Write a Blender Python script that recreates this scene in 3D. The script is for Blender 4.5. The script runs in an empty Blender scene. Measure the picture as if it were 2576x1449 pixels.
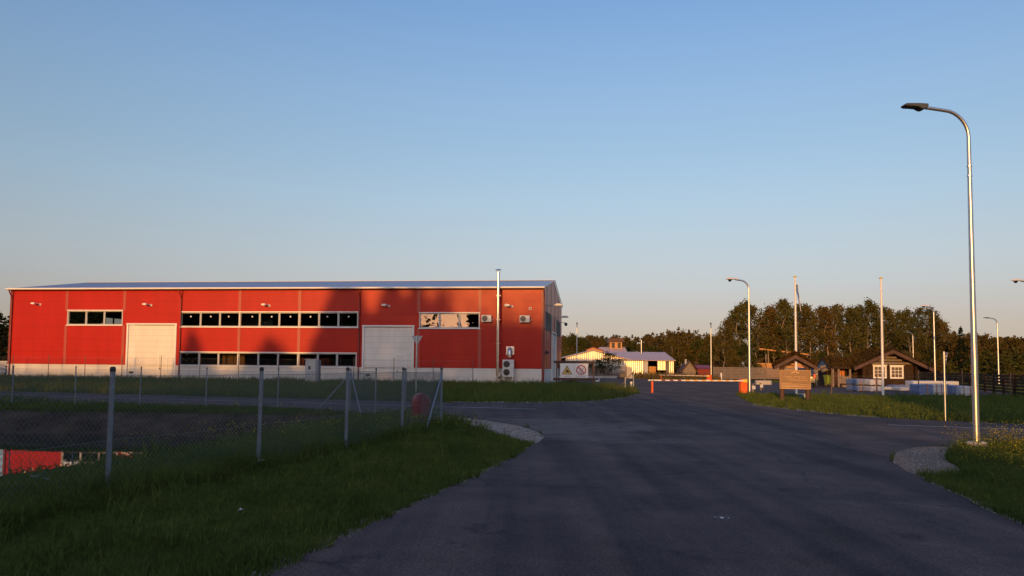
import bpy, math, random
import numpy as np
from mathutils import Matrix, Vector

C = bpy.context.scene
R = math.radians
# ---------------------------------------------------------------- camera
F, CX, CY, SH = 2000.0, 1288.0, 724.5, 74.0      # measured on a 2576 px wide view of the photograph
EYE, PITCH, ROLL = 1.6, 0.061, 0.0095
cam_data = bpy.data.cameras.new("camera")
cam = bpy.data.objects.new("camera", cam_data)
C.collection.objects.link(cam)
cam_data.sensor_width = 36.0
cam_data.lens = F / 2576 * 36
cam_data.shift_y = SH / 2576
cam_data.clip_start, cam_data.clip_end = 0.1, 6000
CM = Matrix.Rotation(math.pi / 2 + PITCH, 4, 'X') @ Matrix.Rotation(ROLL, 4, 'Z')
cam.matrix_world = Matrix.Translation((0, 0, EYE)) @ CM
C.camera = cam
# ---------------------------------------------------------------- sun and sky
SUN_EL, SUN_AZ = R(7.8), R(15.2)                  # light travels towards +Y, a little to the right
LD = Vector((math.sin(SUN_AZ), math.cos(SUN_AZ), 0))
w = bpy.data.worlds.new("World"); C.world = w; w.use_nodes = True
nt = w.node_tree
sky = nt.nodes.new("ShaderNodeTexSky"); sky.sky_type = 'NISHITA'; sky.sun_disc = False
sky.sun_elevation = SUN_EL; sky.sun_rotation = math.pi + SUN_AZ
sky.air_density, sky.dust_density, sky.ozone_density = 0.8, 1.0, 2.0
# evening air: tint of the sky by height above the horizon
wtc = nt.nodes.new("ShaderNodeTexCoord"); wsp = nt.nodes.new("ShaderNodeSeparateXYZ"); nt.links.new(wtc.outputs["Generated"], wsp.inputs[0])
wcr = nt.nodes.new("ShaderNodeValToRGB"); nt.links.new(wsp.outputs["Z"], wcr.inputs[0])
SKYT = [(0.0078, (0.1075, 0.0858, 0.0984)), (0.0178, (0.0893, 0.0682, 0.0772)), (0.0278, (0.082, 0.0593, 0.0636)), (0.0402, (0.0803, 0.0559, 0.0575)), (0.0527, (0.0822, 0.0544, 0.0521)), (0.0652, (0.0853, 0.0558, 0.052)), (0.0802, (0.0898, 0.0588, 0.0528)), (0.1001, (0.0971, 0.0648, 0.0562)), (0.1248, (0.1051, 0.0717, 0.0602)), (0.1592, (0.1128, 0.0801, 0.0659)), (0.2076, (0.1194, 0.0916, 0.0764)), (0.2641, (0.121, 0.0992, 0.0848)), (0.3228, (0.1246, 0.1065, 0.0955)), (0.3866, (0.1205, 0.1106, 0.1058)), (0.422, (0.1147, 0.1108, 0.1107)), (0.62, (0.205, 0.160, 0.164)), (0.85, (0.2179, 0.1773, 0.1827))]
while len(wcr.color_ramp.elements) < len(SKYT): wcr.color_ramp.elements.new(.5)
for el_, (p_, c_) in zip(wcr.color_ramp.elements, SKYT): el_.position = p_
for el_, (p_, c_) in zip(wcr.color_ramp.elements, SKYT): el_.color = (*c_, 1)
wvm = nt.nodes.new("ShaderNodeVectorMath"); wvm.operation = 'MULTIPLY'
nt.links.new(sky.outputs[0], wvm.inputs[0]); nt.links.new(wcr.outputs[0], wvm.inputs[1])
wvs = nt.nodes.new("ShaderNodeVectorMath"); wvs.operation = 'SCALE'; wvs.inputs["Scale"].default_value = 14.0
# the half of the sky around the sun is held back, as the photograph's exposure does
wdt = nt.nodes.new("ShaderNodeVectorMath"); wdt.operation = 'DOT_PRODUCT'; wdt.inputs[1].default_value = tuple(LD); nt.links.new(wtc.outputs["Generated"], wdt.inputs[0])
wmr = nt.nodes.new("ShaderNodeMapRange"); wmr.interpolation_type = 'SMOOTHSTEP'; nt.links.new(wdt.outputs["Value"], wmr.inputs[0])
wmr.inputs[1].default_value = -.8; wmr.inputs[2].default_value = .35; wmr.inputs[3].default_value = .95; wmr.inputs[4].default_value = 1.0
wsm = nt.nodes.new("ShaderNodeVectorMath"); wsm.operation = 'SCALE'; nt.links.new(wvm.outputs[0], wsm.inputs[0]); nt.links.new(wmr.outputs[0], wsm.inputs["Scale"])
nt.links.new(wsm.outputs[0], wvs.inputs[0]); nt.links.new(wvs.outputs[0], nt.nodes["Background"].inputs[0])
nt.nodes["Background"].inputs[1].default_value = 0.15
sl = bpy.data.lights.new("sun", 'SUN'); sl.energy = 3.5; sl.angle = R(0.55); sl.color = (1.0, 0.48, 0.11)
so = bpy.data.objects.new("sun", sl); C.collection.objects.link(so)
so.rotation_euler = (LD * math.cos(SUN_EL) - Vector((0, 0, math.sin(SUN_EL)))).to_track_quat('-Z', 'Y').to_euler()
C.view_settings.view_transform = 'Standard'; C.view_settings.look = 'None'
C.view_settings.exposure = 0.0; C.view_settings.gamma = 1.0
C.view_settings.use_curve_mapping = False
C.cycles.max_bounces = 6; C.cycles.transparent_max_bounces = 12
C.cycles.use_denoising = True

# ---------------------------------------------------------------- helpers
CM3 = CM.to_3x3()
def ray(px, py):
    return CM3 @ Vector(((px - CX) / F, (CY - py + SH) / F, -1.0))
def P(px, py, z=0.0):                              # ground point seen at a place of the photograph
    d = ray(px, py); t = (z - EYE) / d.z
    return Vector((d.x * t, d.y * t, z))
def PD(px, py, D):                                 # point at a distance D
    d = ray(px, py); t = D / d.y
    return Vector((d.x * t, D, EYE + d.z * t))

def rz(a): return Matrix.Rotation(a, 3, 'Z')
def rx(a): return Matrix.Rotation(a, 3, 'X')
def ry(a): return Matrix.Rotation(a, 3, 'Y')

class MB:
    def __init__(s): s.v = []; s.f = []; s.mi = []
    def add(s, v, f, mi=0):
        b = len(s.v); s.v += [tuple(p) for p in v]
        s.f += [tuple(i + b for i in q) for q in f]; s.mi += [mi] * len(f); return s
    def bx(s, x0, x1, y0, y1, z0, z1, mi=0):
        v = [(x0,y0,z0),(x1,y0,z0),(x1,y1,z0),(x0,y1,z0),(x0,y0,z1),(x1,y0,z1),(x1,y1,z1),(x0,y1,z1)]
        return s.add(v, [(3,2,1,0),(4,5,6,7),(0,1,5,4),(1,2,6,5),(2,3,7,6),(3,0,4,7)], mi)
    def box(s, c, sz, M=None, mi=0):
        h = [k / 2 for k in sz]
        v = [Vector(p) for p in [(-h[0],-h[1],-h[2]),(h[0],-h[1],-h[2]),(h[0],h[1],-h[2]),(-h[0],h[1],-h[2]),
             (-h[0],-h[1],h[2]),(h[0],-h[1],h[2]),(h[0],h[1],h[2]),(-h[0],h[1],h[2])]]
        c = Vector(c)
        v = [(M @ p if M else p) + c for p in v]
        return s.add(v, [(3,2,1,0),(4,5,6,7),(0,1,5,4),(1,2,6,5),(2,3,7,6),(3,0,4,7)], mi)
    def tube(s, pts, r, n=8, mi=0, cap=True):
        pts = [Vector(p) for p in pts]; m = len(pts)
        rs = r if isinstance(r, (list, tuple)) else [r] * m
        v = []; prev = None
        for i, p in enumerate(pts):
            t = (pts[min(i+1, m-1)] - pts[max(i-1, 0)]).normalized()
            if prev is None:
                a = t.orthogonal().normalized()
            else:
                a = (prev - t * prev.dot(t)).normalized()
            prev = a; b = t.cross(a)
            for k in range(n):
                an = 2 * math.pi * k / n
                v.append(p + (a * math.cos(an) + b * math.sin(an)) * rs[i])
        f = []
        for i in range(m - 1):
            for k in range(n):
                f.append((i*n+k, i*n+(k+1) % n, (i+1)*n+(k+1) % n, (i+1)*n+k))
        if cap: f += [tuple(range(n))[::-1], tuple((m-1)*n + k for k in range(n))]
        return s.add(v, f, mi)
    def prism(s, poly, a, b, ax='y', mi=0):         # polygon extruded along an axis
        def q(p, d):
            return {'y': (p[0], d, p[1]), 'x': (d, p[0], p[1]), 'z': (p[0], p[1], d)}[ax]
        n = len(poly)
        v = [q(p, a) for p in poly] + [q(p, b) for p in poly]
        f = [tuple(range(n)), tuple(range(n, 2*n))[::-1]] + [(i, i+n, (i+1) % n + n, (i+1) % n) for i in range(n)]
        return s.add(v, f, mi)
    def lathe(s, prof, n=12, c=(0,0,0), mi=0, M=None):
        c = Vector(c); v = []
        for r, z in prof:
            for k in range(n):
                an = 2*math.pi*k/n; p = Vector((r*math.cos(an), r*math.sin(an), z))
                v.append((M @ p if M else p) + c)
        m = len(prof); f = []
        for i in range(m-1):
            for k in range(n): f.append((i*n+k, i*n+(k+1) % n, (i+1)*n+(k+1) % n, (i+1)*n+k))
        f += [tuple(range(n))[::-1], tuple((m-1)*n+k for k in range(n))]
        return s.add(v, f, mi)
    def stroke(s, pts, wd, y0, y1, mi=0):           # flat ribbon in the xz plane
        for (x0, z0), (x1, z1) in zip(pts[:-1], pts[1:]):
            d = Vector((x1-x0, z1-z0)); L = d.length or 1e-6; d /= L; nrm = Vector((-d.y, d.x)) * wd/2
            e = d * wd * .35
            s.prism([(x0-e.x-nrm.x, z0-e.y-nrm.y), (x1+e.x-nrm.x, z1+e.y-nrm.y), (x1+e.x+nrm.x, z1+e.y+nrm.y), (x0-e.x+nrm.x, z0-e.y+nrm.y)], y0, y1, 'y', mi)
        return s
    def build(s, name, mats, parent=None, smooth=None, bevel=0):
        me = bpy.data.meshes.new(name); me.from_pydata(s.v, [], s.f)
        if not isinstance(mats, (list, tuple)): mats = [mats]
        for m in mats: me.materials.append(m)
        if len(mats) > 1: me.polygons.foreach_set("material_index", s.mi)
        import bmesh
        bm = bmesh.new(); bm.from_mesh(me); bmesh.ops.recalc_face_normals(bm, faces=bm.faces); bm.to_mesh(me); bm.free()
        if smooth:
            me.polygons.foreach_set("use_smooth", [True] * len(me.polygons)); me.set_sharp_from_angle(angle=R(smooth))
        o = bpy.data.objects.new(name, me); C.collection.objects.link(o)
        if parent: o.parent = parent
        if bevel:
            md = o.modifiers.new("bevel", 'BEVEL'); md.width = bevel; md.segments = 2; md.limit_method = 'ANGLE'
        return o

def tag(o, label=None, cat=None, group=None, kind=None):
    if label: o["label"] = label
    if cat: o["category"] = cat
    if group: o["group"] = group
    if kind: o["kind"] = kind
    return o
def thing(name, label, cat, loc=(0,0,0), rot=0.0, group=None):
    o = bpy.data.objects.new(name, None); C.collection.objects.link(o)
    o.location = loc; o.rotation_euler = (0, 0, rot); o.empty_display_size = .2
    return tag(o, label, cat, group)
def copy_tree(o, parent=None):
    c = o.copy(); C.collection.objects.link(c); c.parent = parent
    for ch in list(o.children): copy_tree(ch, c)
    return c
def big(name, v, f, mat, parent=None, smooth=False):
    v = np.asarray(v, np.float32); f = np.asarray(f, np.int32)
    me = bpy.data.meshes.new(name); k = f.shape[1]
    me.vertices.add(len(v)); me.vertices.foreach_set("co", v.ravel())
    me.loops.add(f.size); me.loops.foreach_set("vertex_index", f.ravel())
    me.polygons.add(len(f)); me.polygons.foreach_set("loop_start", np.arange(0, f.size, k, dtype=np.int32))
    for m in (mat if isinstance(mat, (list, tuple)) else [mat]): me.materials.append(m)
    if smooth: me.polygons.foreach_set("use_smooth", np.ones(len(f), dtype=bool))
    me.update(calc_edges=True); me.validate()
    o = bpy.data.objects.new(name, me); C.collection.objects.link(o)
    if parent: o.parent = parent
    return o
def text(name, body, size, mat, parent, loc, rot=(math.pi/2, 0, 0), align='CENTER', width=None):
    cu = bpy.data.curves.new(name, 'FONT'); cu.body = body; cu.size = size; cu.align_x = align; cu.extrude = .001
    to = bpy.data.objects.new(name, cu); C.collection.objects.link(to)
    bpy.context.view_layer.update()
    dg = bpy.context.evaluated_depsgraph_get()
    me = bpy.data.meshes.new_from_object(to.evaluated_get(dg))
    bpy.data.objects.remove(to); bpy.data.curves.remove(cu)
    me.materials.clear(); me.materials.append(mat)
    o = bpy.data.objects.new(name, me); C.collection.objects.link(o); o.parent = parent
    o.location = loc; o.rotation_euler = rot
    if width:
        xs = [v.co.x for v in me.vertices]; sc = width / (max(xs) - min(xs)); o.scale = (sc, 1, 1)
    return o

# ---------------------------------------------------------------- materials
def pm(name, col, rough=.7, metal=0, spec=.5, var=0, vs=3.0, bump=0, bs=30, stretch=None, var2=None, coat=0):
    m = bpy.data.materials.new(name); m.use_nodes = True; t = m.node_tree; b = t.nodes["Principled BSDF"]
    b.inputs["Base Color"].default_value = (*col, 1); b.inputs["Roughness"].default_value = rough
    b.inputs["Metallic"].default_value = metal; b.inputs["Specular IOR Level"].default_value = spec
    if coat: b.inputs["Coat Weight"].default_value = coat; b.inputs["Coat Roughness"].default_value = .15
    if var or bump:
        tc = t.nodes.new("ShaderNodeTexCoord"); mp = t.nodes.new("ShaderNodeMapping")
        t.links.new(tc.outputs["Object"], mp.inputs[0])
        if stretch: mp.inputs["Scale"].default_value = stretch
    if var:
        n = t.nodes.new("ShaderNodeTexNoise"); n.inputs["Scale"].default_value = vs; n.inputs["Detail"].default_value = 6
        n.inputs["Roughness"].default_value = .65
        t.links.new(mp.outputs[0], n.inputs["Vector"])
        cr = t.nodes.new("ShaderNodeValToRGB")
        cr.color_ramp.elements[0].position = .3; cr.color_ramp.elements[1].position = .7
        lo = [max(0, c * (1 - var)) for c in col]; hi = [min(1, c * (1 + var)) for c in (var2 or col)]
        cr.color_ramp.elements[0].color = (*lo, 1); cr.color_ramp.elements[1].color = (*hi, 1)
        t.links.new(n.outputs["Fac"], cr.inputs[0]); t.links.new(cr.outputs[0], b.inputs["Base Color"])
    if bump:
        n2 = t.nodes.new("ShaderNodeTexNoise"); n2.inputs["Scale"].default_value = bs; n2.inputs["Detail"].default_value = 4
        t.links.new(mp.outputs[0], n2.inputs["Vector"])
        bp = t.nodes.new("ShaderNodeBump"); bp.inputs["Strength"].default_value = bump; bp.inputs["Distance"].default_value = .02
        t.links.new(n2.outputs["Fac"], bp.inputs["Height"]); t.links.new(bp.outputs[0], b.inputs["Normal"])
    return m

def panel_mat(name, col, pitch, line, rough, off=0.0, ribs=0.1, spec=.4):   # sandwich panel: joints every pitch metres, fine ribs, faint dirt
    m = pm(name, col, rough, spec=spec, var=.10, vs=1.1, stretch=(1, 1, .22)); t = m.node_tree; b = t.nodes["Principled BSDF"]
    tc = t.nodes.new("ShaderNodeTexCoord"); sp = t.nodes.new("ShaderNodeSeparateXYZ"); t.links.new(tc.outputs["Object"], sp.inputs[0])
    def math_(op, a, bb):
        n = t.nodes.new("ShaderNodeMath"); n.operation = op
        for i, x in enumerate((a, bb)):
            if isinstance(x, (int, float)): n.inputs[i].default_value = x
            else: t.links.new(x, n.inputs[i])
        return n.outputs[0]
    zz = math_('ADD', sp.outputs["Z"], 50 * pitch - off)
    fr = math_('MODULO', zz, pitch)
    lt = math_('LESS_THAN', fr, line)
    mx = t.nodes.new("ShaderNodeMix"); mx.data_type = 'RGBA'
    src = b.inputs["Base Color"].links[0].from_socket
    t.links.new(lt, mx.inputs[0]); t.links.new(src, mx.inputs[6])
    mx.inputs[7].default_value = (*[c * .45 for c in col], 1)
    t.links.new(mx.outputs[2], b.inputs["Base Color"])
    rb = math_('MODULO', zz, ribs); rb2 = math_('SINE', math_('MULTIPLY', rb, 2 * math.pi / ribs), 0)
    bp = t.nodes.new("ShaderNodeBump"); bp.inputs["Strength"].default_value = .12; bp.inputs["Distance"].default_value = .004
    t.links.new(rb2, bp.inputs["Height"]); t.links.new(bp.outputs[0], b.inputs["Normal"])
    return m

def leaf_mat(name, col, var2, trans=.35, vs=.35):
    m = bpy.data.materials.new(name); m.use_nodes = True; t = m.node_tree; t.nodes.remove(t.nodes["Principled BSDF"])
    g = t.nodes.new("ShaderNodeNewGeometry"); n = t.nodes.new("ShaderNodeTexNoise"); n.inputs["Scale"].default_value = vs
    n.inputs["Detail"].default_value = 8; n.inputs["Roughness"].default_value = .75
    t.links.new(g.outputs["Position"], n.inputs["Vector"])
    cr = t.nodes.new("ShaderNodeValToRGB"); cr.color_ramp.elements[0].position = .35; cr.color_ramp.elements[1].position = .66
    cr.color_ramp.elements[0].color = (*col, 1); cr.color_ramp.elements[1].color = (*var2, 1)
    t.links.new(n.outputs["Fac"], cr.inputs[0])
    n2 = t.nodes.new("ShaderNodeTexNoise"); n2.inputs["Scale"].default_value = vs * 26; n2.inputs["Detail"].default_value = 2      # leaf to leaf
    t.links.new(g.outputs["Position"], n2.inputs["Vector"])
    c2 = t.nodes.new("ShaderNodeValToRGB"); c2.color_ramp.elements[0].position = .3; c2.color_ramp.elements[1].position = .72
    c2.color_ramp.elements[0].color = (.62, .62, .62, 1); c2.color_ramp.elements[1].color = (1.5, 1.42, 1.25, 1); t.links.new(n2.outputs["Fac"], c2.inputs[0])
    oi = t.nodes.new("ShaderNodeObjectInfo"); c3 = t.nodes.new("ShaderNodeValToRGB"); t.links.new(oi.outputs["Random"], c3.inputs[0])                # tree to tree
    c3.color_ramp.elements[0].color = (.82, .95, .9, 1); c3.color_ramp.elements[1].color = (1.30, 1.02, .85, 1)
    e_ = c3.color_ramp.elements.new(.5); e_.color = (1.0, 1.12, .95, 1)
    m1 = t.nodes.new("ShaderNodeMix"); m1.data_type = 'RGBA'; m1.blend_type = 'MULTIPLY'; m1.inputs[0].default_value = 1
    m2 = t.nodes.new("ShaderNodeMix"); m2.data_type = 'RGBA'; m2.blend_type = 'MULTIPLY'; m2.inputs[0].default_value = 1
    t.links.new(cr.outputs[0], m1.inputs[6]); t.links.new(c2.outputs[0], m1.inputs[7]); t.links.new(m1.outputs[2], m2.inputs[6]); t.links.new(c3.outputs[0], m2.inputs[7])
    d = t.nodes.new("ShaderNodeBsdfDiffuse"); tr = t.nodes.new("ShaderNodeBsdfTranslucent"); mx = t.nodes.new("ShaderNodeMixShader")
    mx.inputs[0].default_value = trans
    t.links.new(m2.outputs[2], d.inputs[0]); t.links.new(m2.outputs[2], tr.inputs[0])
    t.links.new(d.outputs[0], mx.inputs[1]); t.links.new(tr.outputs[0], mx.inputs[2])
    t.links.new(mx.outputs[0], t.nodes["Material Output"].inputs[0])
    return m

def glass_mat(name, tint, spec_rough=.01):
    m = bpy.data.materials.new(name); m.use_nodes = True; t = m.node_tree; t.nodes.remove(t.nodes["Principled BSDF"])
    fr = t.nodes.new("ShaderNodeFresnel"); fr.inputs[0].default_value = 1.9
    tr = t.nodes.new("ShaderNodeBsdfTransparent"); tr.inputs[0].default_value = (*tint, 1)
    gl = t.nodes.new("ShaderNodeBsdfGlossy"); gl.inputs["Roughness"].default_value = spec_rough
    mx = t.nodes.new("ShaderNodeMixShader")
    t.links.new(fr.outputs[0], mx.inputs[0]); t.links.new(tr.outputs[0], mx.inputs[1]); t.links.new(gl.outputs[0], mx.inputs[2])
    t.links.new(mx.outputs[0], t.nodes["Material Output"].inputs[0])
    return m

M = dict(
    red=panel_mat("red_panel", (.43, .017, .012), 1.13, .018, .37, 1.38, spec=.19),
    redtrim=pm("red_trim", (.20, .018, .016), .45),
    strip=pm("joint_strip", (.38, .05, .035), .45),
    plinth=panel_mat("white_panel", (.72, .68, .62), .6, .012, .45, 0),
    white=pm("white_paint", (.78, .76, .72), .45, var=.05, vs=2),
    door=panel_mat("door_panel", (.74, .71, .65), .5, .014, .42),
    grey=pm("grey_paint", (.42, .42, .42), .45, var=.06),
    lgrey=pm("light_grey_paint", (.60, .59, .57), .5, var=.05),
    dgrey=pm("dark_grey", (.06, .065, .07), .5),
    black=pm("black_plastic", (.012, .012, .013), .45),
    roof=pm("roof_sheet", (.32, .36, .46), .4, metal=.25, var=.06, vs=1.2),
    barnroof=pm("barn_roof_sheet", (.46, .35, .34), .6, metal=.0, var=.12, vs=1.2),
    steel=pm("stainless", (.72, .70, .68), .16, metal=1, var=.06, vs=4),
    galv=pm("galvanised", (.55, .57, .60), .34, metal=.9, var=.14, vs=9),
    post=pm("fence_post_galvanised", (.20, .23, .27), .5, metal=.4, var=.15, vs=12),
    wire=pm("wire", (.12, .14, .14), .55, metal=.3),
    rust=pm("rusty_post", (.16, .085, .055), .8, var=.4, vs=15),
    wood=pm("grey_wood", (.21, .165, .13), .8, var=.35, vs=2.5, stretch=(1, 6, 6)),
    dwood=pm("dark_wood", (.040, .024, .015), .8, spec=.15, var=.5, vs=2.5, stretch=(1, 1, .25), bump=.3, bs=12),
    bwood=pm("brown_wood", (.075, .035, .022), .7, var=.4, vs=4, stretch=(1, 1, .2)),
    timber=pm("fresh_timber", (.50, .25, .09), .7, var=.3, vs=5, stretch=(1, 5, 5)),
    orangewood=pm("orange_door_wood", (.50, .17, .035), .5, var=.3, vs=5, stretch=(4, 4, .4)),
    orange=pm("orange_paint", (.85, .14, .02), .42, var=.06),
    redpaint=pm("red_paint", (.22, .007, .016), .35, var=.08),
    yellow=pm("yellow_paint", (.80, .55, .10), .5),
    green=pm("green_plastic", (.20, .27, .03), .42, var=.08),
    glass=glass_mat("window_glass", (.42, .44, .44)),
    tyre=pm("tyre_rubber", (.018, .018, .018), .8),
    concrete=pm("concrete", (.42, .38, .33), .85, var=.2, vs=6, bump=.3),
    plast=pm("white_wrap", (.50, .51, .53), .35, var=.08, vs=8, bump=.8, bs=9),
    bluewrap=pm("blue_wrap", (.12, .18, .34), .35, var=.15, vs=5, bump=.8, bs=9),
    corr=pm("corrugated_white", (.80, .77, .68), .45, var=.2, vs=2.2, stretch=(1, 1, .12)),
    sod=leaf_mat("sod_roof", (.050, .030, .016), (.085, .050, .022), .1, 1.5),
    blue=pm("blue_tarp", (.04, .09, .18), .5, var=.3, vs=4),
    bark=pm("birch_bark", (.26, .20, .15), .8, var=.6, vs=3),
    pbark=pm("pine_bark", (.17, .09, .05), .85, var=.4, vs=3),
    birch=leaf_mat("birch_leaves", (.068, .066, .022), (.150, .120, .044)),
    gold=leaf_mat("yellowing_leaves", (.085, .066, .018), (.17, .115, .034)),
    pine=leaf_mat("pine_needles", (.042, .047, .020), (.088, .082, .034), .2),
    spruce=leaf_mat("spruce_needles", (.012, .017, .012), (.022, .028, .016), .1),
    ypine=leaf_mat("young_pine_needles", (.050, .056, .020), (.095, .088, .032), .25),
    oliv=leaf_mat("shrub_leaves", (.045, .052, .016), (.10, .092, .028)),
)
# ---------------------------------------------------------------- ground, roads, pit with water
def inpoly(x, y, poly):
    x = np.asarray(x); y = np.asarray(y); r = np.zeros(x.shape, bool); n = len(poly)
    for i in range(n):
        x0, y0 = poly[i][0], poly[i][1]; x1, y1 = poly[(i+1) % n][0], poly[(i+1) % n][1]
        if y0 == y1: continue
        c = ((y0 > y) != (y1 > y)) & (x < (x1 - x0) * (y - y0) / (y1 - y0) + x0)
        r ^= c
    return r
def g2(px, py): p = P(px, py); return (p.x, p.y)
left_edge = [g2(*q) for q in [(710,1439),(924,1332),(1082,1259),(1223,1192),(1354,1116)]]
left_tip = [g2(*q) for q in [(1371,1101),(1352,1087),(1304,1071),(1229,1059),(1119,1047),(1080,1044)]]
cl = [g2(*q) for q in [(0,994),(440,1004),(943,1017),(1349,1031)]]          # centre line of the crossing road
cdir = Vector((cl[3][0]-cl[0][0], cl[3][1]-cl[0][1])).normalized()
cnor = Vector((-cdir.y, cdir.x))
def cpt(s, o): return (cl[3][0] + cdir.x*s + cnor.x*o, cl[3][1] + cdir.y*s + cnor.y*o)
far_left = [g2(*q) for q in [(1119,1013),(1306,1015),(1427,1013),(1510,1010),(1533,1006.6),(1568,1003),(1606,991),(1612.6,985.8),(1588,981),(1495,975),(1436,969)]]
isl_front = [g2(*q) for q in [(1851,993),(1871,1006),(1903,1022),(1946,1027),(2040,1037),(2138,1047.5),(2212,1052),(2380,1061),(2576,1069)]]
near_right = [g2(*q) for q in [(2576,1118),(2398,1124),(2309,1127),(2260.6,1136),(2244,1153),(2248,1168),(2276,1186.5),(2352,1223),(2413,1251),(2474.5,1284.5),(2566,1323)]]
yard_back = [g2(*q) for q in [(1880,992),(1960,994),(2092,995),(2200,997),(2320,998),(2450,999)]]
def jit(poly, amp, step, seed):                      # ragged asphalt edge
    rg = random.Random(seed); out = []
    for a, b in zip(poly[:-1], poly[1:]):
        L = math.dist(a, b); n = max(1, min(60, int(L / step)))
        for i in range(n):
            t = i / n; k = 0 if i == 0 else amp
            out.append((a[0]+(b[0]-a[0])*t + rg.uniform(-k, k), a[1]+(b[1]-a[1])*t + rg.uniform(-k, k)))
    out.append(poly[-1]); return out
road_poly = (jit([(-7.6,-12)] + left_edge, .07, .25, 1) + jit(left_tip, .06, .3, 2) + jit([left_tip[-1], cpt(-32,-3.7), cpt(-75,-3.3)], .05, .6, 3)
    + jit([cpt(-75,3.3), cpt(-30,3.3)] + far_left, .07, .5, 4) + [(2.8,66.2),(5.6,88.5),(6.0,112)]
    + [(12,113),(17.4,112),(19.5,98),(25,96),(31,84),(36,78),(45,84),(41,70),(33.5,52)]
    + yard_back[::-1] + jit(isl_front, .06, .4, 5) + [cpt(70,5.2), cpt(70,-3.2)] + jit(near_right, .06, .3, 6) + [(0.2,-12)])
def off_poly(pts, d):
    out = []
    for i, p in enumerate(pts):
        a = Vector(pts[max(0, i-1)]); b = Vector(pts[min(len(pts)-1, i+1)]); t = (b-a).normalized()
        out.append((p[0] - t.y*d, p[1] + t.x*d))
    return out
gravel_polys = [
    [g2(*q) for q in [(1354,1118),(1371,1101),(1352,1087),(1304,1071),(1229,1059),(1119,1047),(1080,1044),(1090,1050),(1165,1067),(1212,1085),(1252,1098),(1296,1110)]],
    [g2(*q) for q in [(2420,1123),(2398,1124),(2309,1127),(2260.6,1136),(2244,1153),(2248,1168),(2276,1186.5),(2300,1198),(2340,1197),(2430,1195),(2400,1172),(2375,1160),(2385,1142)]],
    [g2(*q) for q in [(1888,1016),(1903,1022),(1946,1027),(2040,1037),(2138,1047.5),(2212,1052),(2212,1049),(2138,1042),(2040,1029),(1950,1020),(1900,1015)]],
    [g2(*q) for q in [(1119,1014),(1306,1016),(1427,1014),(1510,1011),(1533,1007.6),(1568,1004),(1606,991),(1590,992),(1540,1001),(1470,1004),(1400,1006),(1300,1010),(1119,1010)]],
]
def strip_poly(pts, wmin, wmax, seed, side):
    rg = random.Random(seed); p = jit(pts, .02, .2, seed)
    o = [(q[0] + v[0], q[1] + v[1]) for q, v in zip(p, [((b[0]-a[0])*rg.uniform(wmin, wmax), (b[1]-a[1])*rg.uniform(wmin, wmax)) for a, b in zip(p, off_poly(p, side))])]
    return p + o[::-1]
gravel_polys.append(strip_poly([(-3.0, 3.0)] + left_edge, .05, .28, 11, 1.0))
gravel_polys.append(strip_poly(near_right[6:] + [(4.2, 4.0)], .05, .30, 12, 1.0))

def pit_depth(x, y):
    x = np.asarray(x, float); y = np.asarray(y, float)
    fx = -4.7 + (y - 9.2) * .259
    def ss(t): t = np.clip(t, 0, 1); return t*t*(3-2*t)
    a = 1.2 * ss((fx - x - 1.5) / 8.5) + .5 * ss((fx - x - 10) / 6)
    b = 1.6 * ss((27.0 - .12*(x + 6) - y + .22*np.sin(x*.9)) / 5.0)
    c = 1.6 * ss((y - 6.5) / 5.0)
    d = 1.6 * ss((x + 46) / 8)
    return np.minimum(np.minimum(a, b), np.minimum(c, d))
def noise2(x, y, s):
    return (np.sin(x*1.7*s + 1.3*np.sin(y*.9*s)) * np.cos(y*1.3*s + 1.1*np.sin(x*1.1*s))) 
ALLROAD = [road_poly] + gravel_polys[:4]
def ground_z(x, y):
    x = np.asarray(x, float); y = np.asarray(y, float)
    return -pit_depth(x, y)

def axis(lo, hi, step, far):
    a = list(np.arange(lo, hi, step)); s = step; v = a[-1]
    while v < far: s *= 1.35; v += s; a.append(v)
    s = step; v = a[0]; pre = []
    while v > -far: s *= 1.35; v -= s; pre.append(v)
    return np.array(pre[::-1] + a)
gx = axis(-30, 3, .3, 3500); gy = axis(5, 29, .3, 3500)
GX, GY = np.meshgrid(gx, gy); GZ = ground_z(GX, GY)
nx, ny = len(gx), len(gy); idx = np.arange(nx*ny).reshape(ny, nx)
gf = np.stack([idx[:-1,:-1], idx[:-1,1:], idx[1:,1:], idx[1:,:-1]], -1).reshape(-1, 4)

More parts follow.
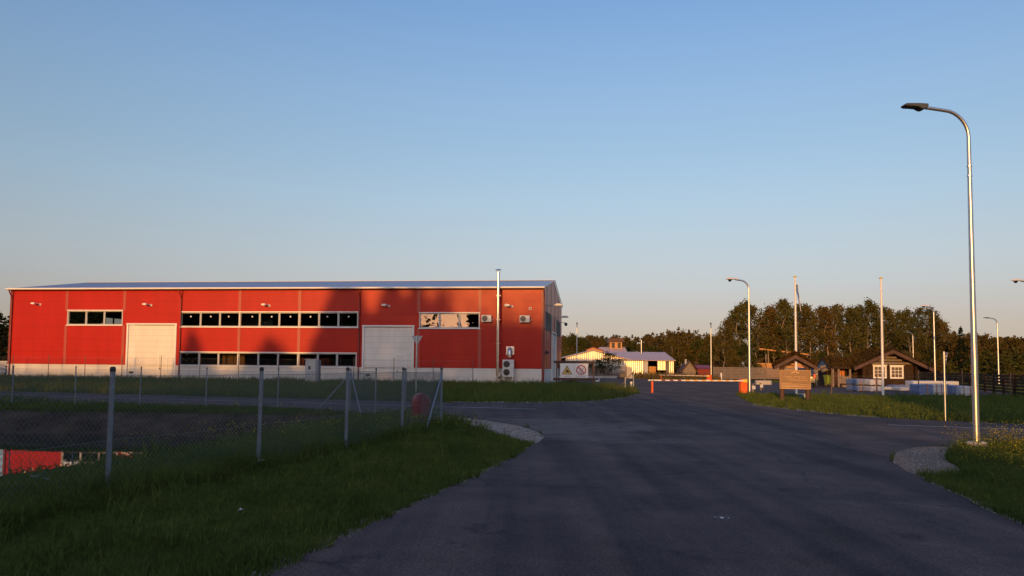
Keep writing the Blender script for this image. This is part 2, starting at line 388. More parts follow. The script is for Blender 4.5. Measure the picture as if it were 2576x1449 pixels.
def ground_mat():
    m = bpy.data.materials.new("ground_soil_and_grass"); m.use_nodes = True; t = m.node_tree; b = t.nodes["Principled BSDF"]
    b.inputs["Roughness"].default_value = .95; b.inputs["Specular IOR Level"].default_value = .1
    g = t.nodes.new("ShaderNodeNewGeometry")
    def noise(sc, det=6):
        n = t.nodes.new("ShaderNodeTexNoise"); n.inputs["Scale"].default_value = sc; n.inputs["Detail"].default_value = det
        t.links.new(g.outputs["Position"], n.inputs["Vector"]); return n.outputs["Fac"]
    def ramp(f, c0, c1, p0=.35, p1=.65):
        r = t.nodes.new("ShaderNodeValToRGB"); r.color_ramp.elements[0].position = p0; r.color_ramp.elements[1].position = p1
        r.color_ramp.elements[0].color = (*c0, 1); r.color_ramp.elements[1].color = (*c1, 1); t.links.new(f, r.inputs[0]); return r.outputs[0]
    a = ramp(noise(.35), (.030, .040, .012), (.060, .062, .020)); soil = ramp(noise(1.4, 8), (.040, .027, .019), (.092, .064, .045))
    sp = t.nodes.new("ShaderNodeSeparateXYZ"); t.links.new(g.outputs["True Normal"], sp.inputs[0])
    st = ramp(sp.outputs["Y"], (0,0,0), (1,1,1), .0, .01)   # unused guard, keeps a flat default
    mr = t.nodes.new("ShaderNodeMapRange"); mr.inputs[1].default_value = -.14; mr.inputs[2].default_value = -.22
    t.links.new(sp.outputs["Y"], mr.inputs[0])
    mx = t.nodes.new("ShaderNodeMix"); mx.data_type = 'RGBA'
    t.links.new(mr.outputs[0], mx.inputs[0]); t.links.new(a, mx.inputs[6]); t.links.new(soil, mx.inputs[7])
    t.nodes.remove(st.node)
    t.links.new(mx.outputs[2], b.inputs["Base Color"])
    bp = t.nodes.new("ShaderNodeBump"); bp.inputs["Strength"].default_value = .8; bp.inputs["Distance"].default_value = .08
    t.links.new(noise(5.0, 8), bp.inputs["Height"]); t.links.new(bp.outputs[0], b.inputs["Normal"])
    return m
ground = big("ground", np.stack([GX, GY, GZ], -1).reshape(-1, 3), gf, ground_mat(), smooth=True)
tag(ground, kind="structure")

def asphalt_mat():
    m = bpy.data.materials.new("asphalt"); m.use_nodes = True; t = m.node_tree; b = t.nodes["Principled BSDF"]
    b.inputs["Roughness"].default_value = .9; b.inputs["Specular IOR Level"].default_value = .2
    g = t.nodes.new("ShaderNodeNewGeometry")
    def noise(sc, det=6, vec=None, rough=.6):
        n = t.nodes.new("ShaderNodeTexNoise"); n.inputs["Scale"].default_value = sc; n.inputs["Detail"].default_value = det; n.inputs["Roughness"].default_value = rough
        t.links.new(vec or g.outputs["Position"], n.inputs["Vector"]); return n.outputs["Fac"]
    mp = t.nodes.new("ShaderNodeMapping"); mp.inputs["Scale"].default_value = (1.0, .8, 1); mp.inputs["Rotation"].default_value = (0, 0, .25)
    t.links.new(g.outputs["Position"], mp.inputs[0])
    def ramp(f, c0, c1, p0, p1):
        r = t.nodes.new("ShaderNodeValToRGB"); r.color_ramp.elements[0].position = p0; r.color_ramp.elements[1].position = p1
        r.color_ramp.elements[0].color = (*c0, 1); r.color_ramp.elements[1].color = (*c1, 1); t.links.new(f, r.inputs[0]); return r.outputs[0]
    def mix(mode, f, a, c):
        x = t.nodes.new("ShaderNodeMix"); x.data_type = 'RGBA'; x.blend_type = mode
        if isinstance(f, float): x.inputs[0].default_value = f
        else: t.links.new(f, x.inputs[0])
        t.links.new(a, x.inputs[6]); t.links.new(c, x.inputs[7]); return x.outputs[2]
    base = ramp(noise(.55, 8, mp.outputs[0], .7), (.049, .0325, .030), (.110, .075, .068), .36, .64)     # worn and patched areas, tyre tracks
    def mnode(op, a_, b_=None):
        n = t.nodes.new("ShaderNodeMath"); n.operation = op
        for i_, x_ in enumerate((a_, b_)):
            if x_ is None: continue
            if isinstance(x_, (int, float)): n.inputs[i_].default_value = x_
            else: t.links.new(x_, n.inputs[i_])
        return n.outputs[0]
    dp = t.nodes.new("ShaderNodeVectorMath"); dp.operation = 'DOT_PRODUCT'; t.links.new(g.outputs["Position"], dp.inputs[0]); dp.inputs[1].default_value = (cnor.x, cnor.y, 0)
    off = mnode('ABSOLUTE', mnode('ADD', mnode('SUBTRACT', dp.outputs["Value"], cnor.x*cl[3][0]+cnor.y*cl[3][1]), mnode('MULTIPLY', mnode('SUBTRACT', noise(1.2, 2), .5), .25)))
    newer = mnode('LESS_THAN', off, 3.45)
    base = mix('MULTIPLY', mnode('MULTIPLY', newer, .34), base, ramp(noise(.2), (.45,.48,.55), (.62,.65,.74), .3, .7))
    seam = mnode('MULTIPLY', mnode('LESS_THAN', mnode('ABSOLUTE', mnode('SUBTRACT', off, 3.45)), .05), .35)
    dk = t.nodes.new("ShaderNodeRGB"); dk.outputs[0].default_value = (.15, .15, .16, 1)
    base = mix('MULTIPLY', seam, base, dk.outputs[0])
    mt = t.nodes.new("ShaderNodeMapping"); mt.inputs["Scale"].default_value = (1.5, .07, 1); mt.inputs["Rotation"].default_value = (0, 0, .22); t.links.new(g.outputs["Position"], mt.inputs[0])
    base = mix('MULTIPLY', .75, base, ramp(noise(1.0, 4, mt.outputs[0], .55), (.55,.55,.60), (1.18,1.15,1.10), .40, .60))            # wheel tracks
    stn = ramp(noise(1.1, 5, None, .7), (.50,.50,.53), (1,1,1), .33, .41); base = mix('MULTIPLY', .85, base, stn)                     # oil and damp stains
    tip = P(1430, 1080); ds = t.nodes.new("ShaderNodeVectorMath"); ds.operation = 'DISTANCE'; t.links.new(g.outputs["Position"], ds.inputs[0]); ds.inputs[1].default_value = (tip.x, tip.y, 0)
    mrd = t.nodes.new("ShaderNodeMapRange"); mrd.inputs[1].default_value = 5.5; mrd.inputs[2].default_value = .5; mrd.inputs[3].default_value = 0; mrd.inputs[4].default_value = .30; t.links.new(ds.outputs["Value"], mrd.inputs[0])
    dust = ramp(mnode('ADD', noise(.33, 5, None, .75), mrd.outputs[0]), (0,0,0), (1,1,1), .60, .78); dc = t.nodes.new("ShaderNodeRGB"); dc.outputs[0].default_value = (.19,.15,.125,1); base = mix('MIX', mnode('MULTIPLY', dust, .5), base, dc.outputs[0])
    fine = ramp(noise(38, 3), (.40, .40, .40), (1.6, 1.6, 1.6), .3, .7)
    c = mix('MULTIPLY', 1.0, base, fine)
    vo = t.nodes.new("ShaderNodeTexVoronoi"); vo.inputs["Scale"].default_value = 5.0; t.links.new(g.outputs["Position"], vo.inputs["Vector"])
    spk = ramp(vo.outputs["Distance"], (1,1,1), (0,0,0), .02, .045)                                     # pale grit
    gr = t.nodes.new("ShaderNodeRGB"); gr.outputs[0].default_value = (.22, .20, .18, 1)
    c = mix('MIX', spk, c, gr.outputs[0])
    # cracks
    vc = t.nodes.new("ShaderNodeTexVoronoi"); vc.feature = 'DISTANCE_TO_EDGE'; vc.inputs["Scale"].default_value = .16
    wob = t.nodes.new("ShaderNodeVectorMath"); wob.operation = 'ADD'
    nn = t.nodes.new("ShaderNodeTexNoise"); nn.inputs["Scale"].default_value = .8; t.links.new(g.outputs["Position"], nn.inputs["Vector"])
    t.links.new(g.outputs["Position"], wob.inputs[0]); t.links.new(nn.outputs["Color"], wob.inputs[1]); t.links.new(wob.outputs[0], vc.inputs["Vector"])
    ck = ramp(vc.outputs["Distance"], (.35,.35,.35), (1,1,1), .0015, .005)
    c = mix('MULTIPLY', .6, c, ck)
    t.links.new(c, b.inputs["Base Color"])
    bp = t.nodes.new("ShaderNodeBump"); bp.inputs["Strength"].default_value = .35; bp.inputs["Distance"].default_value = .006
    t.links.new(noise(70, 2), bp.inputs["Height"]); t.links.new(bp.outputs[0], b.inputs["Normal"])
    return m
def flat(name, polys, z, mat):
    import bmesh
    bm = bmesh.new()
    for poly in polys:
        vs = [bm.verts.new((p[0], p[1], z)) for p in poly]
        es = [bm.edges.new((vs[i], vs[(i+1) % len(vs)])) for i in range(len(vs))]
        bmesh.ops.triangle_fill(bm, edges=es, use_beauty=True, normal=(0, 0, 1))
    bmesh.ops.recalc_face_normals(bm, faces=bm.faces)
    for f in bm.faces:
        if f.normal.z < 0: f.normal_flip()
    me = bpy.data.meshes.new(name); bm.to_mesh(me); bm.free(); me.materials.append(mat)
    o = bpy.data.objects.new(name, me); C.collection.objects.link(o); return tag(o, kind="structure")
flat("road", [road_poly], .024, asphalt_mat())
grav = pm("gravel", (.27, .195, .14), .95, var=.45, vs=4, bump=1.0, bs=26, var2=(.33, .25, .19))
for i, gp in enumerate(gravel_polys): flat("gravel_verge", [gp], .012 + .0015*i, grav)
paint = pm("road_paint", (.42, .42, .43), .7, var=.3, vs=9)
lines = [[cpt(-75,-.05), cpt(0,-.05), cpt(0,.05), cpt(-75,.05)]]
q0 = Vector(g2(2233, 1071)); q1 = Vector(g2(2576, 1083)); dd = (q1-q0).normalized(); q1 = q0 + dd*40; nn_ = Vector((-dd.y, dd.x))*.05
lines.append([tuple(q0-nn_), tuple(q1-nn_), tuple(q1+nn_), tuple(q0+nn_)])
flat("road_marking", lines, .029, paint)
# newer asphalt on the crossing road
def water_mat():
    m = pm("water", (.010, .013, .013), .015, spec=.5)
    t = m.node_tree; b = t.nodes["Principled BSDF"]; b.inputs["IOR"].default_value = 1.5
    g = t.nodes.new("ShaderNodeNewGeometry"); n = t.nodes.new("ShaderNodeTexNoise"); n.inputs["Scale"].default_value = 3.0; t.links.new(g.outputs["Position"], n.inputs["Vector"])
    bp = t.nodes.new("ShaderNodeBump"); bp.inputs["Strength"].default_value = .012; bp.inputs["Distance"].default_value = .05
    t.links.new(n.outputs["Fac"], bp.inputs["Height"]); t.links.new(bp.outputs[0], b.inputs["Normal"])
    return m
wv = [(-44,8.5,-.70),(-6,8.5,-.70),(-4.5,27.2,-.70),(-44,32,-.70)]
wm = MB().add(wv, [(0,1,2,3)]); wat = wm.build("water", water_mat()); tag(wat, kind="structure")

if 1:
    for q in ((100,1150),(10,1190),(300,1140),(370,1137)): p = P(*q, -.75); print('PIT', q, p, pit_depth(p.x, p.y))
# ---------------------------------------------------------------- the red hall
HTH = R(7.5)
hx, hy = math.cos(-HTH), math.sin(-HTH)             # direction of the long front wall, left to right
corner = PD(1366, 968, 66.0); corner.z = 0
HL, HW, HE, HR_ = 48.8, 22.0, 8.15, 9.85
h0 = corner - Vector((hx, hy, 0)) * HL
hall = thing("industrial_hall", "long red metal-clad hall with white base, grey roof and two white garage doors", "building", h0, -HTH)
HM = Matrix.Translation(h0) @ Matrix.Rotation(-HTH, 4, 'Z'); HI = HM.inverted()
def onwall(px, py, axis_, val):                      # where a view ray meets a wall plane, in the hall's own coordinates
    o = HI @ Vector((0, 0, EYE)); d = HI.to_3x3() @ ray(px, py)
    t = (val - o[axis_]) / d[axis_]; return o + d * t
def W(px, py): p = onwall(px, py, 1, 0.0); return p.x, p.z
def E(px, py): p = onwall(px, py, 0, HL); return p.y, p.z

def wall_grid(mb, x0, x1, z0, z1, holes, y, depth, mi=0):
    xs = sorted({x0, x1, *[h[0] for h in holes], *[h[1] for h in holes]}); zs = sorted({z0, z1, *[h[2] for h in holes], *[h[3] for h in holes]})
    xs = [x for x in xs if x0 <= x <= x1]; zs = [z for z in zs if z0 <= z <= z1]
    for a, b in zip(xs[:-1], xs[1:]):
        for c, d in zip(zs[:-1], zs[1:]):
            mx_, mz = (a+b)/2, (c+d)/2
            if any(h[0] < mx_ < h[1] and h[2] < mz < h[3] for h in holes): continue
            mb.add([(a,y,c),(b,y,c),(b,y,d),(a,y,d)], [(0,1,2,3)], mi)
    for h in holes:
        a, b, c, d = h; c = max(c, z0); d = min(d, z1)
        if d <= c: continue
        for q in ([(a,y,c),(a,y+depth,c),(a,y+depth,d),(a,y,d)], [(b,y,c),(b,y,d),(b,y+depth,d),(b,y+depth,c)], [(a,y,d),(b,y,d),(b,y+depth,d),(a,y+depth,d)], [(a,y,c),(a,y+depth,c),(b,y+depth,c),(b,y,c)]):
            mb.add(q, [(0,1,2,3)], mi)
def span(xa, ya, xb, yb):
    a = W(xa, (ya+yb)/2); b = W(xb, (ya+yb)/2); c = W((xa+xb)/2, yb); d = W((xa+xb)/2, ya)
    return [a[0], b[0], c[1], d[1]]
win_up = [span(171,782,308,817), span(456,784,602,821), span(604,786,752,822), span(754,788,900,823), span(1056,788,1206,825)]
win_lo = [span(452,887,598,919), span(600,888,749,920), span(751,890,896,922)]
for k in (1,2,3): win_up[k][2], win_up[k][3] = win_up[2][2], win_up[2][3]
PL = 1.38
for k in range(3): win_lo[k][2], win_lo[k][3] = PL + .01, win_lo[1][3]
doors = [span(320,817,440,953), span(914,822,1038,958)]
for d in doors: d[2] = 0.0
holes = win_up + win_lo + doors
mb = MB(); wall_grid(mb, 0, HL, PL, HE, holes, 0.0, .18)
# right gable end and left gable end, back wall
mb.add([(HL,0,PL),(HL,HW,PL),(HL,HW,HE),(HL,HW/2,HR_),(HL,0,HE)], [(0,1,2,3,4)])
mb.add([(0,0,HE),(0,HW,HE),(0,HW/2,HR_)], [(2,1,0)])
for ya, yb, za, zb in ((0,7,0,HE),(19,HW,0,HE),(7,19,0,4.7),(7,19,6.4,HE),(10.9,11.2,4.7,6.4),(14.9,15.2,4.7,6.4)): mb.add([(0,ya,za),(0,yb,za),(0,yb,zb),(0,ya,zb)], [(3,2,1,0)])
bw = MB(); bh = [(6,10,5.2,6.7),(11,15,5.2,6.7),(16,20,5.2,6.7),(21,25,5.2,6.7)]
wall_grid(mb, 0, HL, 0, HE, bh, HW, .02)
mb.build("wall", M['red'], hall)
pb = MB(); wall_grid(pb, 0, HL, 0.0, PL-.01, [d for d in doors], -.012, .18)
pb.add([(HL+.012,-.012,0),(HL+.012,HW,0),(HL+.012,HW,PL-.01),(HL+.012,-.012,PL-.01)], [(0,1,2,3)])
pb.add([(0,-.012,PL-.01),(HL+.012,-.012,PL-.01),(HL+.012,.02,PL-.01),(0,.02,PL-.01)], [(0,1,2,3)])
pb.build("plinth", M['plinth'], hall)
fb = MB(); fb.bx(.1, HL-.1, .25, HW-.1, .0, .06); fb.build("floor", M['concrete'], hall)
ob = MB()
for x0, x1 in ((22.0, 30.5),): ob.bx(x0, x1, 7, 7.1, .06, 7.5)
ob.bx(16, 16.1, .4, HW-.2, .06, 7.6); ob.bx(31.2, 31.3, .4, HW-.2, .06, 7.6)
ob.bx(16.1, 31.2, .3, 7.0, 3.45, 3.6)
ob.build("partition", M['dgrey'], hall)
# joint covers
for px in (167, 312, 602.5, 753, 1053, 1207):
    x = W(px, 800)[0]; jb = MB()
    blocks = [(h[2], h[3]) for h in holes if h[0] - .25 < x < h[1] + .25]
    z = PL
    for a, b in sorted(blocks) + [(HE - .12, 99)]:
        if a - z > .1: MB().bx(x-.13, x+.13, -.022, .01, z, a - .02).build("joint_cover", M['strip'], hall)
        z = max(z, b + .02)
MB().prism([(HL-.16,-.028),(HL+.026,-.028),(HL+.026,.16),(HL+.001,.16),(HL+.001,-.001),(HL-.16,-.001)], PL, HE-.12, 'z').build("corner_trim", M['redtrim'], hall)
MB().bx(HL-.12, HL+.03, -.03, -.013, 0, PL-.015).build("corner_trim", M['redtrim'], hall)
MB().bx(-.025, .16, -.028, .0, PL, HE-.12).build("corner_trim", M['redtrim'], hall)
# windows
def window(h, n, sill=True):
    a, b, c, d = h; fr = MB(); t = .075; y0, y1 = .02, .10
    fr.bx(a, b, y0, y1, c, c+t); fr.bx(a, b, y0, y1, d-t, d); fr.bx(a, a+t, y0, y1, c+t, d-t); fr.bx(b-t, b, y0, y1, c+t, d-t)
    wd = (b-a)/n
    for k in range(1, n): fr.bx(a+k*wd-.085, a+k*wd+.085, y0, y1, c+t, d-t)
    w_ = fr.build("window", M['grey'], hall, bevel=.006)
    for k in range(n):
        pa = MB().add([(a+k*wd+.03, .06, c+.03), (a+(k+1)*wd-.03, .06, c+.03), (a+(k+1)*wd-.03, .06, d-.03), (a+k*wd+.03, .06, d-.03)], [(0,1,2,3)])
        pa.build("pane", M['glass'], w_)
    tr = MB(); tr.bx(a-.06, b+.06, -.09, .03, d+.002, d+.09); tr.bx(a-.09, b+.09, -.11, .03, c-.09, c-.002); tr.bx(a-.045, a-.002, -.05, .03, c, d); tr.bx(b+.002, b+.045, -.05, .03, c, d)
    tr.build("window_trim", M['white'], w_, bevel=.006)
for h in win_up + win_lo: window(h, 3)
# little stickers on the office panes
for h in win_up[1:4]:
    for k in range(3):
        x = h[0] + (k+.5+random.Random(k+int(h[0])).uniform(-.1,.12))*(h[1]-h[0])/3; MB().bx(x-.06, x+.06, .045, .055, h[3]-.42, h[3]-.30).build("window_sticker", M['white'], hall)
for h, wp in zip(doors, ((396,891,421,953),(994,894,1021,958))):
    a, b, c, d = h
    db = MB(); db.bx(a+.05, b-.05, .06, .12, .04, d-.05); dr = db.build("garage_door", M['door'], hall)
    f2 = MB(); f2.bx(a-.11, a+.05, -.06, .06, 0, d); f2.bx(b-.05, b+.11, -.06, .06, 0, d); f2.bx(a-.14, b+.14, -.09, .06, d, d+.13)
    f2.build("door_frame", M['white'], dr, bevel=.01)
    q = span(*wp); wk = MB(); y0, y1 = .02, .06
    wk.bx(q[0], q[0]+.12, y0, y1, .05, q[3]); wk.bx(q[1]-.12, q[1], y0, y1, .05, q[3]); wk.bx(q[0], q[1], y0, y1, q[3], q[3]+.12)
    wk.build("wicket_frame", M['white'], dr)
    hb = MB(); hb.bx(q[0]+.16, q[0]+.20, -.02, .06, 1.0, 1.16); hb.bx(q[0]+.16, q[0]+.30, -.02, 0, 1.06, 1.09); hb.build("handle", M['dgrey'], dr)
    vb = MB(); vb.bx(a+.22, a+.62, .035, .06, .62, .80); vb.build("vent", M['black'], dr)
# roof of ribbed sheet
def rib_roof(mb, x0, x1, ya, za, yb, zb, pitch=.30, hgt=.045):
    n = int((x1-x0)/pitch); pr = []
    for i in range(n):
        x = x0 + i*pitch
        pr += [(x, 0), (x+pitch*.55, 0), (x+pitch*.66, hgt), (x+pitch*.88, hgt)]
    pr.append((x0+n*pitch, 0)); k = len(pr)
    v = [(x, ya, za+h) for x, h in pr] + [(x, yb, zb+h) for x, h in pr]
    mb.add(v, [(i, i+1, k+i+1, k+i) for i in range(k-1)])
rb = MB(); rib_roof(rb, -.10, HL+.10, -.42, HE-.0, HW/2, HR_+.05); rib_roof(rb, -.10, HL+.10, HW+.12, HE-.0, HW/2, HR_+.05)
rf = rb.build("roof", M['roof'], hall)
cp = MB(); n = int(HL/.30)
cp.bx(-.1, HL+.1, HW/2-.22, HW/2+.22, HR_+.08, HR_+.115)
cp.build("ridge_cap", M['lgrey'], rf)
for x in (-.11, HL+.06):
    MB().prism([(-.44, HE-.06), (HW/2, HR_-.0), (HW+.14, HE-.06), (HW+.14, HE+.05), (HW/2, HR_+.11), (-.44, HE+.05)], x, x+.05, 'x').build("verge_trim", M['lgrey'], rf)
gb = MB(); gb.tube([(-.12,-.50,HE+.0),(HL+.12,-.50,HE-.02)], .085, 10); gb.bx(-.1, HL+.1, -.42, -.30, HE-.03, HE+.03); gb.build("gutter", M['white'], hall, smooth=50)
sf = MB(); sf.bx(-.08, HL+.08, -.30, .0, HE-.12, HE-.05); sf.build("soffit", M['redtrim'], hall)
for px in (29, 455, 904.5, 1369):
    x = W(px, 830)[0]; x = min(max(x, -.1), HL+.08); dp = MB()
    dp.tube([(x,-.50,HE-.06),(x,-.48,HE-.25),(x,-.30,HE-.50),(x,-.12,HE-.72),(x,-.10,HE-.95),(x,-.10,.35),(x,-.20,.12)], .055, 8)
    dp.build("downpipe", M['redtrim'], hall, smooth=50)
# flue with cap
fx = W(1256, 830)[0]; fl = MB(); fy = -.78
fl.tube([(fx,fy,.75),(fx,fy,9.35)], .125, 14)
for z in (1.0, 1.9, 2.9, 3.9, 4.9, 5.9, 6.9, 7.9, 8.9): fl.tube([(fx,fy,z),(fx,fy,z+.05)], .136, 14)
flo = fl.build("flue_pipe", M['steel'], hall, smooth=40)
ca = MB(); ca.lathe([(.13,9.35),(.13,9.38),(.15,9.39)], 14, (fx,fy,0))
for k in range(4):
    an = k*math.pi/2+.4; ca.tube([(fx+.12*math.cos(an),fy+.12*math.sin(an),9.35),(fx+.2*math.cos(an),fy+.2*math.sin(an),9.56)], .012, 5)
ca.lathe([(.27,9.55),(.24,9.59),(.02,9.65)], 14, (fx,fy,0)); ca.build("flue_cap", M['galv'], flo)
for z in (1.3, 3.4, 5.4, 7.4): MB().bx(fx-.16, fx+.16, fy, 0, z, z+.05).build("bracket", M['galv'], flo)
MB().bx(fx-.22, fx+.22, fy-.05, -.02, .72, .95).build("base_box", M['galv'], flo)
# round vents and elbow vent
for px, py, r in ((1273,768,.13),(1334,776,.12)):
    x, z = W(px, py); vb = MB(); vb.lathe([(r,0),(r,.06),(r*.72,.06),(r*.7,.01)], 16, (x,0,z), M=rx(math.pi/2)); vo = vb.build("round_vent", M['white'], hall, smooth=40)
    MB().lathe([(r*.70,.005),(r*.70,.02)], 16, (x,0,z), M=rx(math.pi/2)).build("grille", M['black'], vo)
x, z = W(1283.5, 881); eb = MB()
eb.bx(x-.33, x+.33, -.03, 0, z-.38, z+.32); eo = eb.build("elbow_vent", M['galv'], hall)
MB().tube([(x,-.02,z+.08),(x,-.18,z+.09),(x,-.33,z+.02),(x,-.40,z-.14),(x,-.40,z-.42)], .17, 14).build("elbow_duct", M['galv'], eo, smooth=50)
MB().tube([(x,-.40,z-.40),(x,-.40,z-.62)], .185, 14).build("duct_collar", M['steel'], eo, smooth=50)
# gable end details
for vx in (1383.5, 1391, 1401.5, 1407.5):
    pass
ends = [(3.2,), (7.6,), (12.2,), (17.0,)]
for (v,) in ends:
    zt = HE + (HR_-HE) * (1 - abs(v - HW/2)/(HW/2)) - .1
    jb = MB(); jb.bx(HL+.003, HL+.024, v-.07, v+.07, PL, zt); jb.build("joint_cover", M['redtrim'], hall)
def louvre(v0, v1, z0, z1, n):
    lb = MB(); lb.bx(HL+.004, HL+.03, v0, v1, z0, z1); lo = lb.build("louvre", M['black'], hall)
    ls = MB()
    for k in range(n):
        z = z0 + (k+.5)*(z1-z0)/n; ls.box((HL+.095, (v0+v1)/2, z), (.11, v1-v0, .022), ry(R(38)))
    ls.build("louvre_blades", M['lgrey'], lo)
    for v in (v0-.05, v1): MB().bx(HL+.03, HL+.14, v, v+.05, z0, z1).build("louvre_frame", M['lgrey'], lo)
louvre(.25, 7.2, 4.75, 6.35, 9); louvre(12.4, 18.4, 4.75, 6.35, 9)
gd = MB(); gd.bx(HL+.03, HL+.07, 7.9, 12.0, .02, 4.6); go = gd.build("sliding_door", M['lgrey'], hall)
g2_ = MB(); g2_.bx(HL+.004, HL+.20, 7.75, 7.9, 0, 4.7); g2_.bx(HL+.004, HL+.20, 12.0, 12.15, 0, 4.7); g2_.bx(HL+.004, HL+.20, 7.75, 12.15, 4.7, 4.85); g2_.build("door_frame", M['white'], go)
sd = MB(); sd.bx(HL+.02, HL+.06, 17.4, 18.6, .02, 2.1); sd.build("side_door", M['glass'], hall)

# things fixed to the hall
def HP(x, y, z): return HM @ Vector((x, y, z))
def flood(px, py, label):
    x, z = W(px, py); t = thing("wall_lamp", label, "wall lamp", HP(x, 0, z), -HTH, "floodlights along the front of the red hall")
    MB().tube([(.16,0,-.02),(.16,-.12,0),(.05,-.30,.02),(-.02,-.40,.03)], .03, 8).build("lamp_arm", M['lgrey'], t, smooth=50)
    MB().box((.16,-.02,-.03), (.22,.04,.18)).build("wall_plate", M['lgrey'], t)
    hb = MB(); hb.prism([(-.34,-.02),(-.28,.10),(.02,.12),(.06,.0),(-.02,-.07)], -.62, -.36, 'y'); hb.build("lamp_head", M['white'], t, bevel=.015)
    return t
for q in ((97,765,"floodlight high on the red wall nearest the left end of the hall"), (376,767,"floodlight on the red wall above the left garage door"),
          (673,768,"floodlight on the red wall above the middle row of office windows"), (974,769,"floodlight on the red wall above the right garage door"),
          (1283,770,"floodlight on the orange lit wall beside a round vent, right of the flue")): flood(*q)
def aircon(px, py, label):
    x, z = W(px, py); t = thing("air_conditioner", label, "air conditioner", HP(x, 0, z), -HTH, "small outdoor units on the hall front")
    MB().bx(-.42,.42,-.42,-.12,-.28,.30).build("casing", M['lgrey'], t, bevel=.02)
    MB().lathe([(.235,0),(.235,.02),(.20,.03),(.05,.035)], 20, (-.13,-.42,.01), M=rx(math.pi/2)).build("fan_grille", M['dgrey'], t)
    MB().bx(.20,.34,-.425,-.42,.05,.2).build("rating_plate", M['white'], t)
    for s_ in (-.29, .29): MB().prism([(-.45,-.34),(0,-.34),(0,-.05),(-.04,-.05),(-.04,-.281),(-.45,-.281)], s_-.03, s_+.03, 'x').build("bracket", M['dgrey'], t)
    MB().tube([(.42,-.25,-.1),(.52,-.22,-.12),(.55,-.05,.0),(.55,0,.02)], .02, 6).build("hose", M['lgrey'], t)
aircon(1225.5, 802, "small air conditioner between the upper window and the flue")
aircon(1321, 803, "small air conditioner right of the flue, nearest the hall corner")
x, z = W(1281, 930); t = thing("heat_pump", "tall twin-fan outdoor unit on a steel stand by the flue foot", "heat pump", HP(x, -.1, 0), -HTH)
MB().bx(-.47,.47,-.60,-.22,.72,2.12).build("casing", M['lgrey'], t, bevel=.02)
for z_ in (1.08, 1.75): MB().lathe([(.27,0),(.27,.02),(.23,.03),(.06,.035)], 22, (-.13,-.60,z_), M=rx(math.pi/2)).build("fan_grille", M['black'], t)
st = MB()
for xx in (-.38, .38):
    for yy in (-.55, -.27): st.bx(xx-.025, xx+.025, yy-.025, yy+.025, 0, .72)
st.bx(-.4,.4,-.57,-.53,.22,.26); st.bx(-.45,.45,-.6,-.22,.68,.719); st.build("stand", M['galv'], t)
MB().bx(.24,.42,-.606,-.60,1.55,1.66).build("rating_plate", M['white'], t)
for (v, z_, lab) in ((3.4, 6.85, "grey arm lamp on the shaded gable end, nearer one"), (12.3, 6.35, "grey arm lamp on the shaded gable end, farther one by the camera")):
    t = thing("wall_lamp", lab, "wall lamp", HP(HL, v, z_), -HTH, "arm lamps on the gable end of the red hall")
    MB().tube([(0,0,0),(.3,0,.08),(.8,0,.12)], .035, 8).build("lamp_arm", M['galv'], t, smooth=50)
    MB().box((.02,0,0), (.05,.16,.35)).build("wall_plate", M['grey'], t)
    MB().prism([(.7,.03),(1.25,.04),(1.38,.1),(1.2,.22),(.85,.24),(.7,.16)], -.16, .16, 'y').build("lamp_head", M['lgrey'], t, bevel=.02)
t = thing("security_camera", "small dome camera on a bracket at the gable end of the hall", "camera", HP(HL, 14.5, 5.95), -HTH)
MB().tube([(0,0,.1),(.4,0,.12),(.75,0,.1),(.9,0,.0)], .03, 8).build("bracket", M['lgrey'], t, smooth=50)
MB().lathe([(.05,.1),(.16,.04),(.17,-.06),(.12,-.2),(.03,-.26)], 14, (.95,0,-.02)).build("dome", M['dgrey'], t, smooth=60)
t = thing("alarm_box", "small grey fitting low on the gable end of the hall", "wall fitting", HP(HL, 2.3, 2.75), -HTH)
MB().prism([(0,-.12),(.25,-.05),(.3,.1),(0,.22)], -.3, .3, 'y').build("housing", M['dgrey'], t, bevel=.02)
# orange racks and a yellow cupboard seen inside through the lower windows
for x_, lab in ((27.6, "stack of orange pallets inside the hall behind the lower right window"), (29.3, "second stack of orange pallets behind the lower right window, at its right end")):
    t = thing("pallet_stack", lab, "pallets", HP(x_, 1.6, .06), -HTH, "orange pallets inside the hall")
    b_ = MB()
    for k in range(13):
        b_.bx(-.6,.6,-.4,.4,.16*k+.10,.16*k+.14)
        for q in (-.5, 0, .5): b_.bx(q-.06,q+.06,-.4,.4,.16*k,.16*k+.10)
    b_.build("pallets", M['orange'], t)
t = thing("cupboard", "yellow wooden cupboard inside the hall behind the lower left window", "cupboard", HP(21.2, 1.5, .06), -HTH)
MB().bx(-1.2,.9,-.3,.3,0,2.5).build("carcass", M['timber'], t); MB().bx(-.16,-.12,-.33,-.3,.1,2.3).build("door_edge", M['bwood'], t)
